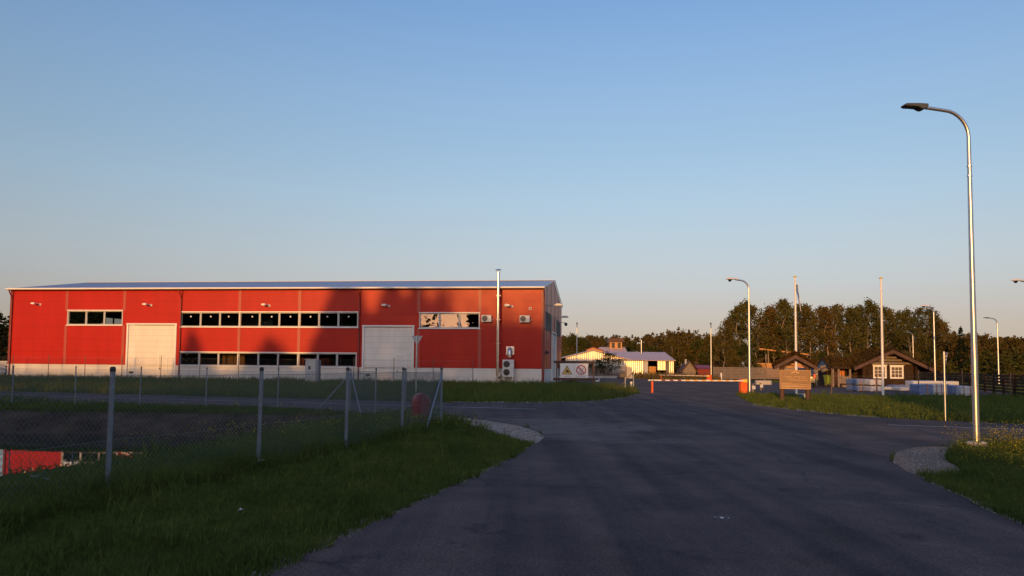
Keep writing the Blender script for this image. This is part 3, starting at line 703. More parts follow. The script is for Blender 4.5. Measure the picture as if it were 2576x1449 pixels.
# ---------------------------------------------------------------- wire fences
def prisms(segs, r):                                 # thin three-sided wires as arrays
    a = np.array([s[0] for s in segs], float); b = np.array([s[1] for s in segs], float); d = b - a
    d /= np.linalg.norm(d, axis=1)[:, None]
    up = np.tile([[.3, .9, .31]], (len(a), 1)); u = np.cross(d, up); u /= np.linalg.norm(u, axis=1)[:, None]; v = np.cross(d, u)
    vs = []
    for e in (a, b):
        for k in range(3):
            an = 2*math.pi*k/3; vs.append(e + (u*math.cos(an) + v*math.sin(an))*r)
    V = np.stack(vs, 1).reshape(-1, 3); n = len(a); i = np.arange(n)[:, None]*6
    Fq = np.concatenate([i + np.array([[k, (k+1) % 3, 3+(k+1) % 3, 3+k]]) for k in range(3)])
    return V, Fq
def link_segs(p0, p1, z0, z1, pitch):
    p0 = Vector(p0); p1 = Vector(p1); L = (p1-p0).length; d = (p1-p0)/L; h = z1-z0; out = []
    k = -h
    while k < L:
        for s in (1, -1):                            # rising and falling wires
            a0, a1 = (k, k+h) if s == 1 else (k+h, k)
            za, zb = z0, z1
            ta, tb = 0.0, 1.0
            if a1 != a0:
                t0, t1 = sorted(((0-a0)/(a1-a0), (L-a0)/(a1-a0))); ta, tb = max(0, t0), min(1, t1)
            if tb - ta > .01:
                A = p0 + d*(a0+(a1-a0)*ta); B = p0 + d*(a0+(a1-a0)*tb)
                out.append(((A.x, A.y, za+(zb-za)*ta), (B.x, B.y, za+(zb-za)*tb)))
        k += pitch
    return out
def fence_run(root, pts, h, pitch, wr, skip=None):
    segs = []
    for a, b in zip(pts[:-1], pts[1:]): segs += link_segs(a, b, .03, h-.06, pitch)
    V, Fq = prisms(segs, wr); big("mesh", V, Fq, M['wire'], root)
    tb = MB()
    for z in (h-.06, h*.46):
        for a, b in zip(pts[:-1], pts[1:]):
            m_ = ((a[0]+b[0])/2, (a[1]+b[1])/2)
            tb.tube([(a[0],a[1],z),(m_[0],m_[1],z-.012),(b[0],b[1],z)], .0032, 4)
    tb.build("tension_wire", M['wire'], root)
def fence_post(root, p, h, r, lean=(0,0)):
    o = MB().tube([(p[0],p[1],-.3),(p[0]+lean[0],p[1]+lean[1],h)], r, 12).build("post", M['post'], root, smooth=50)
    MB().lathe([(r*1.12,0),(r*1.15,.03),(r*.9,.055),(.005,.06)], 12, (p[0]+lean[0],p[1]+lean[1],h-.01)).build("post_cap", M['black'], o, smooth=50)
    return o
near_posts = [(-6.05,4.0),(-5.37,6.6)] + [g2(*q) for q in [(268,1258),(648,1185),(869,1140),(1010,1105),(1110,1075)]]
diag_posts = [near_posts[-1]] + [g2(*q) for q in [(1019,1054),(944,1049)]]
corner_p = g2(880,1033.5)
far_posts = [corner_p] + [g2(*q) for q in [(697,1029.5),(517,1028)]]
d0 = Vector((far_posts[2][0]-far_posts[0][0], far_posts[2][1]-far_posts[0][1])).normalized()
for k in range(1, 10): far_posts.append((far_posts[2][0]+d0.x*2.45*k, far_posts[2][1]+d0.y*2.45*k+.012*k*k))
FH = 1.5
pond_fence = thing("chain_link_fence", "galvanised chain-link fence with capped steel posts around the grassy pond", "fence", (0,0,0))
fence_run(pond_fence, near_posts, FH, .0707, .0020)
fence_run(pond_fence, diag_posts + [corner_p], FH-.05, .0707, .0020)
fence_run(pond_fence, far_posts, FH-.1, .0707, .0020)
rg = random.Random(5)
for i, p in enumerate(near_posts): fence_post(pond_fence, p, FH, .030, (rg.uniform(-.015,.02), 0))
for p in diag_posts[1:]: fence_post(pond_fence, p, FH-.05, .021)
for p in far_posts: fence_post(pond_fence, p, FH-.1, .021, (rg.uniform(-.02,.02), 0))
def brace(a, za, b):
    MB().tube([(a[0],a[1],za),(b[0],b[1],-.05)], .020, 8).build("brace", M['post'], pond_fence, smooth=50)
e_ = near_posts[-1]
brace(e_, 1.38, g2(1067.6,1091)); brace(e_, 1.36, g2(1066,1059)); brace(corner_p, 1.3, g2(795,1033)); brace(corner_p, 1.36, g2(909,1042))

hall_fence = thing("wire_fence", "thin brown posts of a sparse wire fence in front of the red hall", "fence", (0,0,0))
hp = []
for px in (32,122,214,307,405,503,600,701,792,890,991,1090,1190):
    q = HM @ Vector((onwall(px, 920, 1, -1.5).x, -1.5, 0)); hp.append((q.x, q.y))
hp = [(hp[0][0]-3, hp[0][1]+.4)] + hp
for p in hp:
    MB().tube([(p[0],p[1],-.1),(p[0],p[1],2.2)], .03, 6).build("post", M['rust'], hall_fence)
hw = MB()
for a, b in zip(hp[:-1], hp[1:]):
    for z in (1.98, 1.3, .7): hw.tube([(a[0],a[1],z),(b[0],b[1],z)], .006, 4)
hw.build("fence_wire", M['wire'], hall_fence)
segs = []
for a, b in zip(hp[:-1], hp[1:]): segs += link_segs(a, b, .05, 1.98, .2)
V, Fq = prisms(segs, .0022); big("mesh", V, Fq, M['wire'], hall_fence)

yard_fence = thing("wire_fence", "rusty thin fence posts with slack wire along the right grass verge", "fence", (0,0,0))
yp = [g2(2092,992), g2(2206,994.5), g2(2311,995.6), g2(2421,998), g2(2543,1001)]
for p, h in zip(yp, (1.65,1.35,1.6,1.62,1.5)): MB().tube([(p[0],p[1],-.1),(p[0]+.02,p[1],h)], .033, 7).build("post", M['rust'], yard_fence)
hw = MB()
for a, b in zip(yp[:-1], yp[1:]): hw.tube([(a[0],a[1],1.2),((a[0]+b[0])/2,(a[1]+b[1])/2,1.15),(b[0],b[1],1.2)], .004, 4)
hw.build("fence_wire", M['wire'], yard_fence)

# ---------------------------------------------------------------- street lamps
def lamp_tree(name, label, base, H, arm, az, head, r=.062, grp="galvanised street lamps along the road and yard", low=None):
    t = thing(name, label, "street lamp", base, az, grp)        # the arm points along local -x
    rad = .55
    pts = [(0,0,-.3),(0,0,1.2),(0,0,H*.72),(0,0,H-rad)]; rs = [r, r*.98, r*.72, r*.60]
    MB().tube(pts, rs, 14).build("pole", M['galv'], t, smooth=50)
    ap = [(0,0,H-rad-.6),(0,0,H-rad)]
    for k in range(1, 8):
        an = k/8*math.pi/2*.94; ap.append((-rad+rad*math.cos(an), 0, H-rad+rad*math.sin(an)))
    ap += [(-rad, 0, H+.0), (-arm, 0, H+.05)]
    MB().tube(ap, [r*.60]*2 + [r*.56]*(len(ap)-2), 12).build("arm", M['galv'], t, smooth=60)
    cl_ = MB()
    for z in (H-rad-.62, H-rad-.82): cl_.tube([(0,0,z),(0,0,z+.025)], r*.82, 12)
    cl_.build("collar", M['galv'], t)
    x = -arm
    if head == 'led':
        hb = MB(); hb.prism([(x+.10,-.02),(x+.03,-.075),(x-.03,-.075),(x-.11,-.035),(x-.36,-.02),(x-.40,.0),(x-.37,.035),(x-.08,.045),(x+.10,.04)], -.11, .11, 'y')
        for v in range(len(hb.v)): hb.v[v] = (hb.v[v][0], hb.v[v][1], hb.v[v][2]+H+.06)
        ho = hb.build("lamp_head", M['dgrey'], t, bevel=.02)
        MB().bx(x-.35, x-.13, -.085, .085, H+.030, H+.042).build("led_panel", M['black'], ho)
    else:
        hb = MB(); n = 10
        prof = [(x+.25,.035,.04),(x+.05,.06,.07),(x-.1,.11,.10),(x-.3,.13,.115),(x-.5,.10,.085),(x-.58,.03,.03)]
        v = []; f = []
        for xx, wy, hz in prof:
            for k in range(n):
                an = 2*math.pi*k/n; v.append((xx, wy*math.cos(an), H+.06+hz*math.sin(an)*(1 if math.sin(an) > 0 else .25)))
        for i in range(len(prof)-1):
            for k in range(n): f.append((i*n+k, i*n+(k+1) % n, (i+1)*n+(k+1) % n, (i+1)*n+k))
        f += [tuple(range(n)), tuple((len(prof)-1)*n+k for k in range(n))]
        ho = hb.add(v, f).build("lamp_head", M['lgrey'], t, smooth=50)
        MB().lathe([(.02,-.15),(.08,-.12),(.12,-.03),(.125,0)], 14, (x-.32,0,H+.05)).build("lens", M['steel'], ho, smooth=60)
    return t
b1 = P(2457,1132)
t = lamp_tree("street_lamp", "tall shiny street lamp with dark flat head in the right foreground", b1, 6.95, 1.0, R(4), 'led', .064)
MB().lathe([(.20,-.3),(.20,.13),(.165,.17)], 18).build("foundation", M['concrete'], t, smooth=40)
lamp_tree("street_lamp", "street lamp beside the orange barrier cabinet, arm to the left", P(1886,993), 6.95, .85, R(3), 'bulb', .085)
def pl(px, D): q = PD(px, 930, D); q.z = 0; return q
lamp_tree("street_lamp", "street lamp seen end-on behind the far barrier, left of the slatted fence", pl(1789,100), 7.1, .9, R(75), 'bulb', .085)
lamp_tree("street_lamp", "street lamp seen end-on behind the two warning signs", pl(1451,106), 7.3, .9, R(85), 'bulb', .085)
lamp_tree("street_lamp", "street lamp between the log cabin and the right give-way sign", pl(2352,66.7), 6.9, .55, R(3), 'bulb', .08)
lamp_tree("street_lamp", "farthest street lamp, above the right roof slope of the log cabin", pl(2298,113), 6.9, 1.0, R(3), 'led', .085)
lamp_tree("street_lamp", "slim street lamp behind the dark fence right of the foreground lamp", pl(2512,80), 6.85, 1.0, R(3), 'led', .085)
lamp_tree("street_lamp", "street lamp at the right edge with only its head in view", pl(2609,47.6), 6.95, .85, R(3), 'bulb', .085)

# ---------------------------------------------------------------- flagpoles
def flagpole(base, H, label):
    t = thing("flagpole", label, "flagpole", base, 0, "white flagpoles on the grass verge")
    MB().tube([(0,0,-.2),(0,0,H*.5),(0,0,H)], [.075,.06,.045], 14).build("mast", M['white'], t, smooth=50)
    MB().lathe([(.05,0),(.11,.02),(.11,.05),(.05,.09),(.01,.1)], 14, (0,0,H)).build("finial", M['yellow'], t, smooth=50)
    MB().tube([(.085,0,1.1),(.07,-.02,H*.6),(.055,0,H-.1)], .006, 4).build("halyard", M['white'], t)
    return t
fb_ = P(2003.5,992); fp = flagpole(fb_, 7.35, "white flagpole behind the info board, with a pennant at its top")
flagpole(P(2221.5,998.5), 6.95, "bare white flagpole in front of the log cabin")
pn = MB(); nseg = 14
rows = []
for i in range(nseg+1):
    s = i/nseg; z = 7.0 - 1.55*s - .2*s*s; x0 = .0 + .26*s**1.3 - .05*(1-s); wd = .20*(1-s)**.8 + .02; yy = .05*math.sin(s*9)
    rows.append([(x0+wd*k/3, yy+.04*math.sin(k*2.1+s*5), z - .12*k/3*(1-s)) for k in range(4)])
v = [p for r_ in rows for p in r_]; v2 = [(p[0], p[1]+.008, p[2]) for p in v]; nv = len(v)
for i in range(nseg):
    for k in range(3):
        a = i*4+k; mi = 1 if k == 2 else 0
        pn.v = v + v2
        pn.f += [(a,a+1,a+5,a+4), (nv+a,nv+a+4,nv+a+5,nv+a+1)]; pn.mi += [mi, mi]
po = pn.build("pennant", [pm("flag_blue", (.05,.16,.42), .8), pm("flag_white", (.75,.75,.75), .8)], None, smooth=80)
po.location = fb_ + Vector((.07, 0, -.05)); tag(po, "narrow blue and white pennant hanging near the top of the left flagpole", "flag")

# ---------------------------------------------------------------- roadside signs
def giveway(base, H, az, wd, label, r=.028):
    t = thing("give_way_sign", label, "road sign", base, az, "give-way signs")
    MB().tube([(0,0,-.2),(0,0,H)], r, 12).build("post", M['galv'], t, smooth=50)
    h = wd*.87; z1 = H-.02; tri = [(-wd/2, z1),(0, z1-h),(wd/2, z1)]
    pb_ = MB().prism(tri, r+.012, r+.016, 'y').build("plate", M['grey'], t)
    MB().prism(tri, r+.0165, r+.020, 'y').build("red_border", M['redpaint'], pb_)
    q = wd*.25; MB().prism([(-wd/2+q*.9, z1-q*.5),(0, z1-h+q),(wd/2-q*.9, z1-q*.5)], r+.0205, r+.022, 'y').build("white_field", M['white'], pb_)
    cl_ = MB(); cl_.bx(-.07,.07,r-.01,r+.012,z1-.14,z1-.11); cl_.bx(-.05,.05,r-.01,r+.012,z1-h*.62,z1-h*.62+.03); cl_.build("clamp", M['galv'], t)
    return t
giveway(P(1046,1001), 3.05, R(-6), .56, "give-way sign seen from its grey back in front of the right garage door", .038)
giveway(P(2378.5,1059.5), 2.18, R(-100), .46, "give-way sign seen edge-on with red rim, right of the wrapped timber packs", .030)
# red cabinet with round top behind the fence
rbp = P(1058,1062); rbp = Vector((rbp.x, rbp.y, 0))
t = thing("hydrant_cabinet", "red round-topped hydrant cabinet standing in the grass behind the fence", "cabinet", rbp, R(24))
ol = [(-.22,-.05),(.22,-.05),(.235,.5)] + [(.235*math.cos(a), .58+.235*math.sin(a)) for a in [k*math.pi/10 for k in range(0, 11)]] + [(-.235,.5)]
MB().prism(ol, -.17, .17, 'y').build("shell", M['redpaint'], t, bevel=.05)
ol2 = [(x*.84, .08+(z-.08)*.88) for x, z in ol[1:]]
MB().prism([(-.185,.06),(.185,.06)] + ol2[1:], -.185, -.165, 'y').build("door", M['redpaint'], t, bevel=.01)
MB().bx(.10,.13,-.2,-.184,.35,.45).build("handle", M['dgrey'], t)
# warning signs on a brown rail frame
ga = P(1400,974); gb2 = P(1493,975)
gD = (ga.y+gb2.y)/2
fl_ = Vector((gb2.x-ga.x, gb2.y-ga.y, 0)); gaz = math.atan2(fl_.y, fl_.x); gl = fl_.length; sc_ = 2000/gD
t = thing("sign_frame", "brown rail frame carrying two white signs by the yard entrance", "sign frame", (ga.x, ga.y, 0), gaz)
tz = PD(1446, 911, gD).z; bz = PD(1446, 953, gD).z
for x in (0, gl): MB().bx(x-.055, x+.055, -.055, .055, -.2, tz+.12).build("post", M['rust'], t)
for z in (tz, bz-.03): MB().bx(-.25, gl+.05, -.10, -.058, z-.09, z+.09).build("rail", M['bwood'], t)
s0 = (1408.5-1400)/sc_; sw = 35.2/sc_; sz0, sz1 = PD(1446, 950.5, gD).z, PD(1446, 914.5, gD).z; sh = sz1-sz0
sgn_col = dict(b=pm("sign_black", (.01,.01,.01), .5), y=pm("sign_yellow", (.72,.46,.10), .5), r=pm("sign_red", (.42,.02,.04), .5))
def sign(i, label):
    q = thing("safety_sign", label, "sign", (ga.x + math.cos(gaz)*(s0+sw*(i+.5)), ga.y + math.sin(gaz)*(s0+sw*(i+.5)), sz0), gaz, "white safety signs on the brown frame")
    MB().bx(-sw/2+.008, sw/2-.008, -.13, -.102, 0, sh).build("panel", M['white'], q, bevel=.004)
    return q
q = sign(0, "white sign with a yellow forklift warning triangle"); k = sh
MB().prism([(-.37*k,.235*k),(.37*k,.235*k),(0,.87*k)], -.134, -.131, 'y').build("triangle_border", sgn_col['b'], q)
MB().prism([(-.30*k,.272*k),(.30*k,.272*k),(0,.79*k)], -.138, -.135, 'y').build("triangle", sgn_col['y'], q)
fk = MB(); y0, y1 = -.142, -.139
fk.prism([(-.06*k,.38*k),(.14*k,.38*k),(.15*k,.46*k),(.08*k,.50*k),(.06*k,.58*k),(-.03*k,.58*k),(-.06*k,.45*k)], y0, y1, 'y')
for x in (-.03, .10): fk.prism([(x*k+.035*k*math.cos(a), .36*k+.035*k*math.sin(a)) for a in [j*math.pi/6 for j in range(12)]], y0, y1, 'y')
fk.stroke([(-.09*k,.62*k),(-.115*k,.37*k)], .016*k, y0, y1); fk.stroke([(-.20*k,.352*k),(-.10*k,.362*k)], .014*k, y0, y1); fk.stroke([(-.115*k,.42*k),(-.06*k,.42*k)], .02*k, y0, y1)
fk.build("forklift_pictogram", sgn_col['b'], q)
text("lettering", "SELLEL TERRITOORIUMIL ON", .06*k, sgn_col['b'], q, (0,-.1325,.115*k), width=.74*k)
text("lettering", "LIIKUVAD TÕSTUKID", .06*k, sgn_col['b'], q, (0,-.1325,.05*k), width=.52*k)
q = sign(1, "white no-smoking sign with a red ring and slash")
rgm = MB(); cz = .555*k; Ro, Ri = .345*k, .275*k
for j in range(40):
    a0, a1 = 2*math.pi*j/40, 2*math.pi*(j+1)/40
    rgm.prism([(Ro*math.cos(a0),cz+Ro*math.sin(a0)),(Ro*math.cos(a1),cz+Ro*math.sin(a1)),(Ri*math.cos(a1),cz+Ri*math.sin(a1)),(Ri*math.cos(a0),cz+Ri*math.sin(a0))], -.137, -.134, 'y')
rgm.stroke([(-.21*k,cz+.21*k),(.21*k,cz-.21*k)], .075*k, -.141, -.138); rgm.build("prohibition_ring", sgn_col['r'], q)
sm = MB(); y0, y1 = -.1345, -.132
sm.stroke([(.02*k,cz-.02*k),(.12*k,cz+.14*k),(.15*k,cz+.15*k),(.17*k,cz+.11*k),(.09*k,cz-.05*k)], .016*k, y0, y1)
sm.stroke([(-.19*k,cz+.06*k),(-.14*k,cz+.12*k),(-.08*k,cz+.15*k),(-.04*k,cz+.10*k),(-.10*k,cz-.03*k),(-.17*k,cz-.12*k),(-.12*k,cz-.17*k),(-.06*k,cz-.17*k)], .02*k, y0, y1)
sm.stroke([(-.08*k,cz-.06*k),(-.06*k,cz-.16*k),(-.02*k,cz-.08*k)], .014*k, y0, y1)
sm.prism([(-.05*k,cz-.21*k),(.02*k,cz-.12*k),(.07*k,cz-.17*k),(.0*k,cz-.25*k)], y0, y1, 'y')
sm.build("smoking_pictogram", sgn_col['b'], q)
text("lettering", "SELLEL TERRITOORIUMIL ON", .06*k, sgn_col['b'], q, (0,-.1325,.115*k), width=.74*k)
text("lettering", "SUITSETAMINE KEELATUD", .06*k, sgn_col['b'], q, (0,-.1325,.05*k), width=.70*k)
# end of a wire fence with brace, white bollard
t = thing("gate_post", "thin grey gate posts with a slanting brace beside the yard entrance", "gate post", P(1594,979))
MB().tube([(0,0,-.1),(0,0,2.0)], .03, 8).build("post", M['galv'], t)
dl = P(1573,986) - P(1594,979); MB().tube([(dl.x,dl.y,-.1),(dl.x,dl.y,.95)], .035, 8).build("post", M['galv'], t)
dl = P(1552,980) - P(1594,979); MB().tube([(0,0,1.3),(dl.x,dl.y,-.05)], .028, 8).build("brace", M['rust'], t)
def bollard(base, h, label, top=None, w=.07):
    t = thing("bollard", label, "bollard", base)
    MB().box((0,0,h/2-.05), (w*2,w*2,h+.1)).build("post", M['white'], t, bevel=.01)
    if top: MB().lathe([(w*.9,0),(w*1.1,.05),(w*.7,.12),(.01,.14)], 12, (0,0,h)).build("cap", top, t)
    return t
bollard(P(1588,982), .60, "white bollard with a black top beside the gate posts", M['black'])
bollard(pl(1814,104), .95, "white bollard in front of the slatted fence near the far barrier", None, .09)

# ---------------------------------------------------------------- barriers
def barrier(base, end, h, label, lit, hs=1.0):
    d = Vector((end.x-base.x, end.y-base.y, 0)); L = d.length; az = math.atan2(d.y, d.x)
    t = thing("barrier", label, "barrier", base, az, "orange boom barriers")   # boom along local +x
    co = MB().bx(-.25,.25,-.18,.18,0,.90*hs).build("cabinet", M['orange'], t, bevel=.02)
    MB().bx(-.26,.26,-.19,.19,-.05,.03).build("base_plate", M['dgrey'], t)
    MB().bx(-.20,.18,.18,.21,h-.10,h+.09).build("boom_clamp", M['white'], t) if False else None
    bo = MB().box((L/2,.26,h), (L+.5,.055,.08)).build("boom", M['white'], t)
    MB().bx(-.22,.16,.19,.30,h-.11,h+.10).build("boom_clamp", M['yellow'], t, bevel=.01)
    n = 10
    for i in range(n):
        x = .55 + i*(L-.9)/n; b_ = MB()
        for yy in (.229, .291):
            b_.prism([(x,h-.033),(x+.24,h-.033),(x+.30,h+.033),(x+.06,h+.033)], yy-.001, yy+.001, 'y')
        b_.build("reflector", M['redpaint'] if i > n-4 else M['refl'], bo)
    rs = MB(); rs.bx(L-.05,L+.05,.20,.32,0,h-.06); ro = rs.build("rest_post", M['orange'], t)
    MB().prism([(L-.10,h-.06),(L+.10,h-.06),(L+.10,h+.03),(L+.07,h+.03),(L+.06,h-.055),(L-.06,h-.055),(L-.07,h+.03),(L-.10,h+.03)], .2, .32, 'y').build("rest_fork", M['black'], ro)
    return t
M['refl'] = pm("amber_reflector", (.85,.40,.03), .4)
barrier(P(1871,989.5), P(1637,988.5), .80, "near boom barrier with orange cabinet and white striped boom across the entrance", 1)
barrier(pl(1784,96), pl(1667,103), .62, "far boom barrier with orange cabinet beyond the yard, left of the slatted fence", 1, .85)

# ---------------------------------------------------------------- info board under a little sod roof
kb = P(2001,1010); KA = R(-14)
t = thing("info_board", "brown company board on two dark posts under a small gabled sod roof", "notice board", kb, KA)
for x in (-.60, .60): MB().tube([(x,.18,-.2),(x,.18,1.0),(x,.18,2.0)], [.125,.12,.115], 9).build("post", M['bwood'], t, smooth=50)
rfm = MB(); pr = [(-1.0,1.70),(0,2.27),(1.0,1.70),(.96,1.55),(0,2.08),(-.96,1.55)]
rfm.prism(pr, -.35, -.27, 'y'); rfm.prism(pr, .75, .83, 'y')
rfm.prism([(-.97,1.68),(0,2.24),(.97,1.68),(.95,1.60),(0,2.14),(-.95,1.60)], -.27, .75, 'y')
ro = rfm.build("roof", M['bwood'], t)
bb = MB()
for s in (-1, 1):
    arc = [(s*(.6-.62*math.sin(a)), 1.62+.40*(1-math.cos(a))*1.0) for a in [j*math.pi/2/6 for j in range(7)]]
    pts = [(s*.48,1.55)] + [(s*(.48-.46*j/6), 1.62+.33*math.sin(j/6*math.pi/2)) for j in range(7)] + [(s*.02,2.10),(s*.60,1.80)]
    bb.prism(pts, .10, .22, 'y')
bb.build("arched_brace", M['bwood'], t)
bw_, bz0, bz1 = .715, .61, 1.53
boardm = pm("board_face", (.13,.034,.016), .40, metal=.0, spec=.5, var=.12, vs=1.3)
bo = MB().bx(-bw_, bw_, -.02, .05, bz0, bz1).build("board", boardm, t)
gld = pm("gold_print", (.75,.45,.22), .5)
fr = MB()
for q in ((-bw_,bw_,bz0,bz0+.012),(-bw_,bw_,bz1-.012,bz1),(-bw_,-bw_+.012,bz0,bz1),(bw_-.012,bw_,bz0,bz1)): fr.bx(q[0],q[1],-.026,-.021,q[2],q[3])
fr.build("frame", gld, bo)
def bxz(cx, cy): return ((cx-1120)/2140*2*bw_, bz1 - (cy-40)/1310*(bz1-bz0))      # from the close view of the board
lg = MB()
for pts in ([(845,255),(945,150),(990,190)], [(975,255),(1110,110),(1245,255)], [(1220,190),(1275,150),(1385,255)]): lg.stroke([bxz(*q) for q in pts], .022, -.024, -.021)
lg.build("mountain_logo", gld, bo)
text("lettering", "Palkmajade tootmine", .06, gld, bo, (bxz(1450,530)[0], -.022, bxz(1450,530)[1]), width=.53)
text("lettering", "Home –", .06, gld, bo, (bxz(800,520)[0], -.022, bxz(800,520)[1]), width=.22)
text("lettering", "www.", .05, gld, bo, (bxz(1390,640)[0], -.022, bxz(1390,640)[1]), width=.10)
ln = MB(); rg = random.Random(3)
def fine(y, x0, x1, wd=.012):                        # lines of print too small to read
    x = x0
    while x < x1:
        e = min(x1, x + rg.uniform(40, 130)); a = bxz(x, y); b = bxz(e, y); ln.bx(a[0], b[0], -.024, -.021, a[1]-wd/2, a[1]+wd/2); x = e + 22
fine(605,560,1080); fine(625,1520,1950); fine(950,230,870); fine(1010,210,1500); fine(1045,1500,2060); fine(1085,210,1360); fine(1210,230,1620); fine(1270,220,760); fine(500,400,640)
ln.build("fine_print", gld, bo)
bx_ = MB()
bx_.stroke([bxz(*q) for q in [(600,715),(2000,735)]], .007, -.024, -.021); bx_.stroke([bxz(*q) for q in [(700,765),(1980,765)]], .006, -.024, -.021)
bx_.stroke([bxz(*q) for q in [(150,930),(150,1060),(215,1135),(2050,1150),(2120,1090),(2120,980)]], .008, -.024, -.021)
bx_.stroke([bxz(*q) for q in [(220,1300),(150,1230),(215,1160),(2060,1190),(2130,1250),(2080,1330),(240,1310)]], .008, -.024, -.021)
bx_.build("ruled_lines", gld, bo)
t2 = thing("junction_box", "small blue and white box on the ground under the info board", "box", P(2022,1003))
MB().bx(-.22,-.02,-.12,.12,0,.22).build("blue_part", pm("box_blue", (.03,.16,.28), .5), t2, bevel=.01); MB().bx(-.02,.16,-.12,.12,0,.20).build("white_part", M['lgrey'], t2, bevel=.01)
MB().box((0,0,.25), (.5,.3,.035), ry(R(4))).build("lid", M['lgrey'], t2)

# ---------------------------------------------------------------- dark SUV behind the board
def car(base, az):
    t = thing("parked_car", "dark estate car seen from behind, mostly hidden by the info board", "car", base, az)   # nose along local +y
    paint_ = pm("car_paint", (.020,.020,.024), .25, coat=.8)
    def sec(y, zb, zt, wb, wt): return [(-wb,y,zb),(-wt,y,zt),(wt,y,zt),(wb,y,zb)]
    mb = MB()
    secs = [(-2.2,.42,.95,.84,.88),(-2.15,.32,1.05,.90,.90),(-1.4,.28,1.08,.92,.90),(1.1,.28,1.05,.92,.89),(2.0,.30,.92,.90,.84),(2.3,.36,.78,.82,.78)]
    v = [p for s in secs for p in sec(*s)]; f = []
    for i in range(len(secs)-1):
        for k in range(4): f.append((i*4+k, i*4+(k+1) % 4, (i+1)*4+(k+1) % 4, (i+1)*4+k))
    f += [(0,1,2,3), tuple((len(secs)-1)*4+k for k in (3,2,1,0))]
    mb.add(v, f); 
    secs = [(-2.1,1.06,1.10,.87,.85),(-1.85,1.06,1.66,.87,.66),(-1.6,1.06,1.74,.88,.64),(.0,1.06,1.76,.88,.64),(.35,1.05,1.70,.88,.64),(1.05,1.04,1.08,.86,.80)]
    v = [p for s in secs for p in sec(*s)]; f = []
    for i in range(len(secs)-1):
        for k in range(4): f.append((i*4+k, i*4+(k+1) % 4, (i+1)*4+(k+1) % 4, (i+1)*4+k))
    f += [(0,1,2,3), tuple((len(secs)-1)*4+k for k in (3,2,1,0))]
    mb.add(v, f); body = mb.build("body", paint_, t, bevel=.04)
    gl_ = pm("car_glass", (.01,.012,.014), .05)
    MB().add([(-.72,-2.06,1.14),(.72,-2.06,1.14),(.60,-1.875,1.60),(-.60,-1.875,1.60)], [(0,1,2,3)]).build("rear_window", gl_, t)
    for s in (-1, 1):
        MB().add([(s*.885,-1.75,1.12),(s*.885,.75,1.12),(s*.70,.2,1.64),(s*.69,-1.6,1.64)], [(0,1,2,3)]).build("side_window", gl_, t)
        MB().bx(s*.80-.09, s*.80+.09, -2.24, -2.10, .80, 1.16).build("tail_light", pm("tail_light_red", (.55,.01,.02), .2), t, bevel=.02)
        for y in (-1.35, 1.4):
            wo = MB().tube([(s*.70,y,.34),(s*.92,y,.34)], .34, 20).build("wheel", M['tyre'], t, smooth=40)
            MB().tube([(s*.92,y,.34),(s*.935,y,.34)], .20, 14).build("rim", M['grey'], wo)
        MB().box((s*1.02,.65,1.12), (.2,.1,.15)).build("mirror", paint_, t, bevel=.02)
    MB().bx(-.86,.86,-2.30,-2.16,.42,.60).build("bumper", M['dgrey'], t, bevel=.03)
    MB().bx(-.60,.60,-2.255,-2.2,.80,.90).build("trim_strip", M['steel'], t)
    MB().bx(-.26,.26,-2.31,-2.30,.48,.58).build("number_plate", M['white'], t)
    MB().bx(-.45,.45,-1.92,-1.80,1.69,1.74).build("brake_light", pm("brake_light_red", (.5,.02,.05), .3), t)
car(pl(2023.5,70), R(-20))
# green wheeled bin and hand cart
t = thing("wheeled_bin", "green wheeled bin with yellow-lit lid by the cabin porch", "bin", pl(2083,71), R(10))
MB().add([(-.20,-.24,.06),(.20,-.24,.06),(.20,.20,.06),(-.20,.20,.06),(-.28,-.34,.98),(.28,-.34,.98),(.28,.30,.98),(-.28,.30,.98)], [(3,2,1,0),(4,5,6,7),(0,1,5,4),(1,2,6,5),(2,3,7,6),(3,0,4,7)]).build("body", M['green'], t, bevel=.02)
MB().prism([(-.36,.985),(.33,.985),(.33,1.03),(0,1.07),(-.36,1.03)], -.30, .30, 'x').build("lid", M['green'], t, bevel=.01)
for s in (-1,1): MB().tube([(s*.22,.26,.10),(s*.28,.26,.10)], .10, 12).build("wheel", M['tyre'], t)
MB().tube([(-.25,.36,.95),(.25,.36,.95)], .02, 6).build("handle", M['green'], t)
t = thing("hand_cart", "small hand cart with two wheels between the green bin and the porch", "cart", pl(2094,70.5), R(20))
for s in (-.35,.35): MB().tube([(s,-.03,.16),(s,.04,.16)], .16, 14).build("wheel", M['tyre'], t)
MB().bx(-.45,.45,-.1,.5,.2,.26).build("bed", M['wood'], t); MB().tube([(.4,.2,.26),(.7,.2,.7)], .02, 6).build("handle", M['galv'], t)
t = thing("concrete_block", "low concrete block at the yard edge right of the lamp pole", "concrete block", P(1920,968), 0)
MB().prism([(-.3,0),(.3,0),(.24,.42),(-.24,.42)], -.75, .75, 'x').build("block", M['concrete'], t, bevel=.02)
def stub(base, h, label):
    t = thing("marker_post", label, "marker post", base, R(10))
    MB().box((0,0,h/2-.05), (.10,.10,h+.1)).build("post", M['wood'], t); MB().box((.03,-.06,h*.62), (.22,.03,.22)).build("plate", M['lgrey'], t)
stub(P(1894,990), .62, "short wooden marker post with a pale plate beside the lamp pole"); stub(P(1914,983), .55, "short wooden post with pale boards between lamp pole and info board")
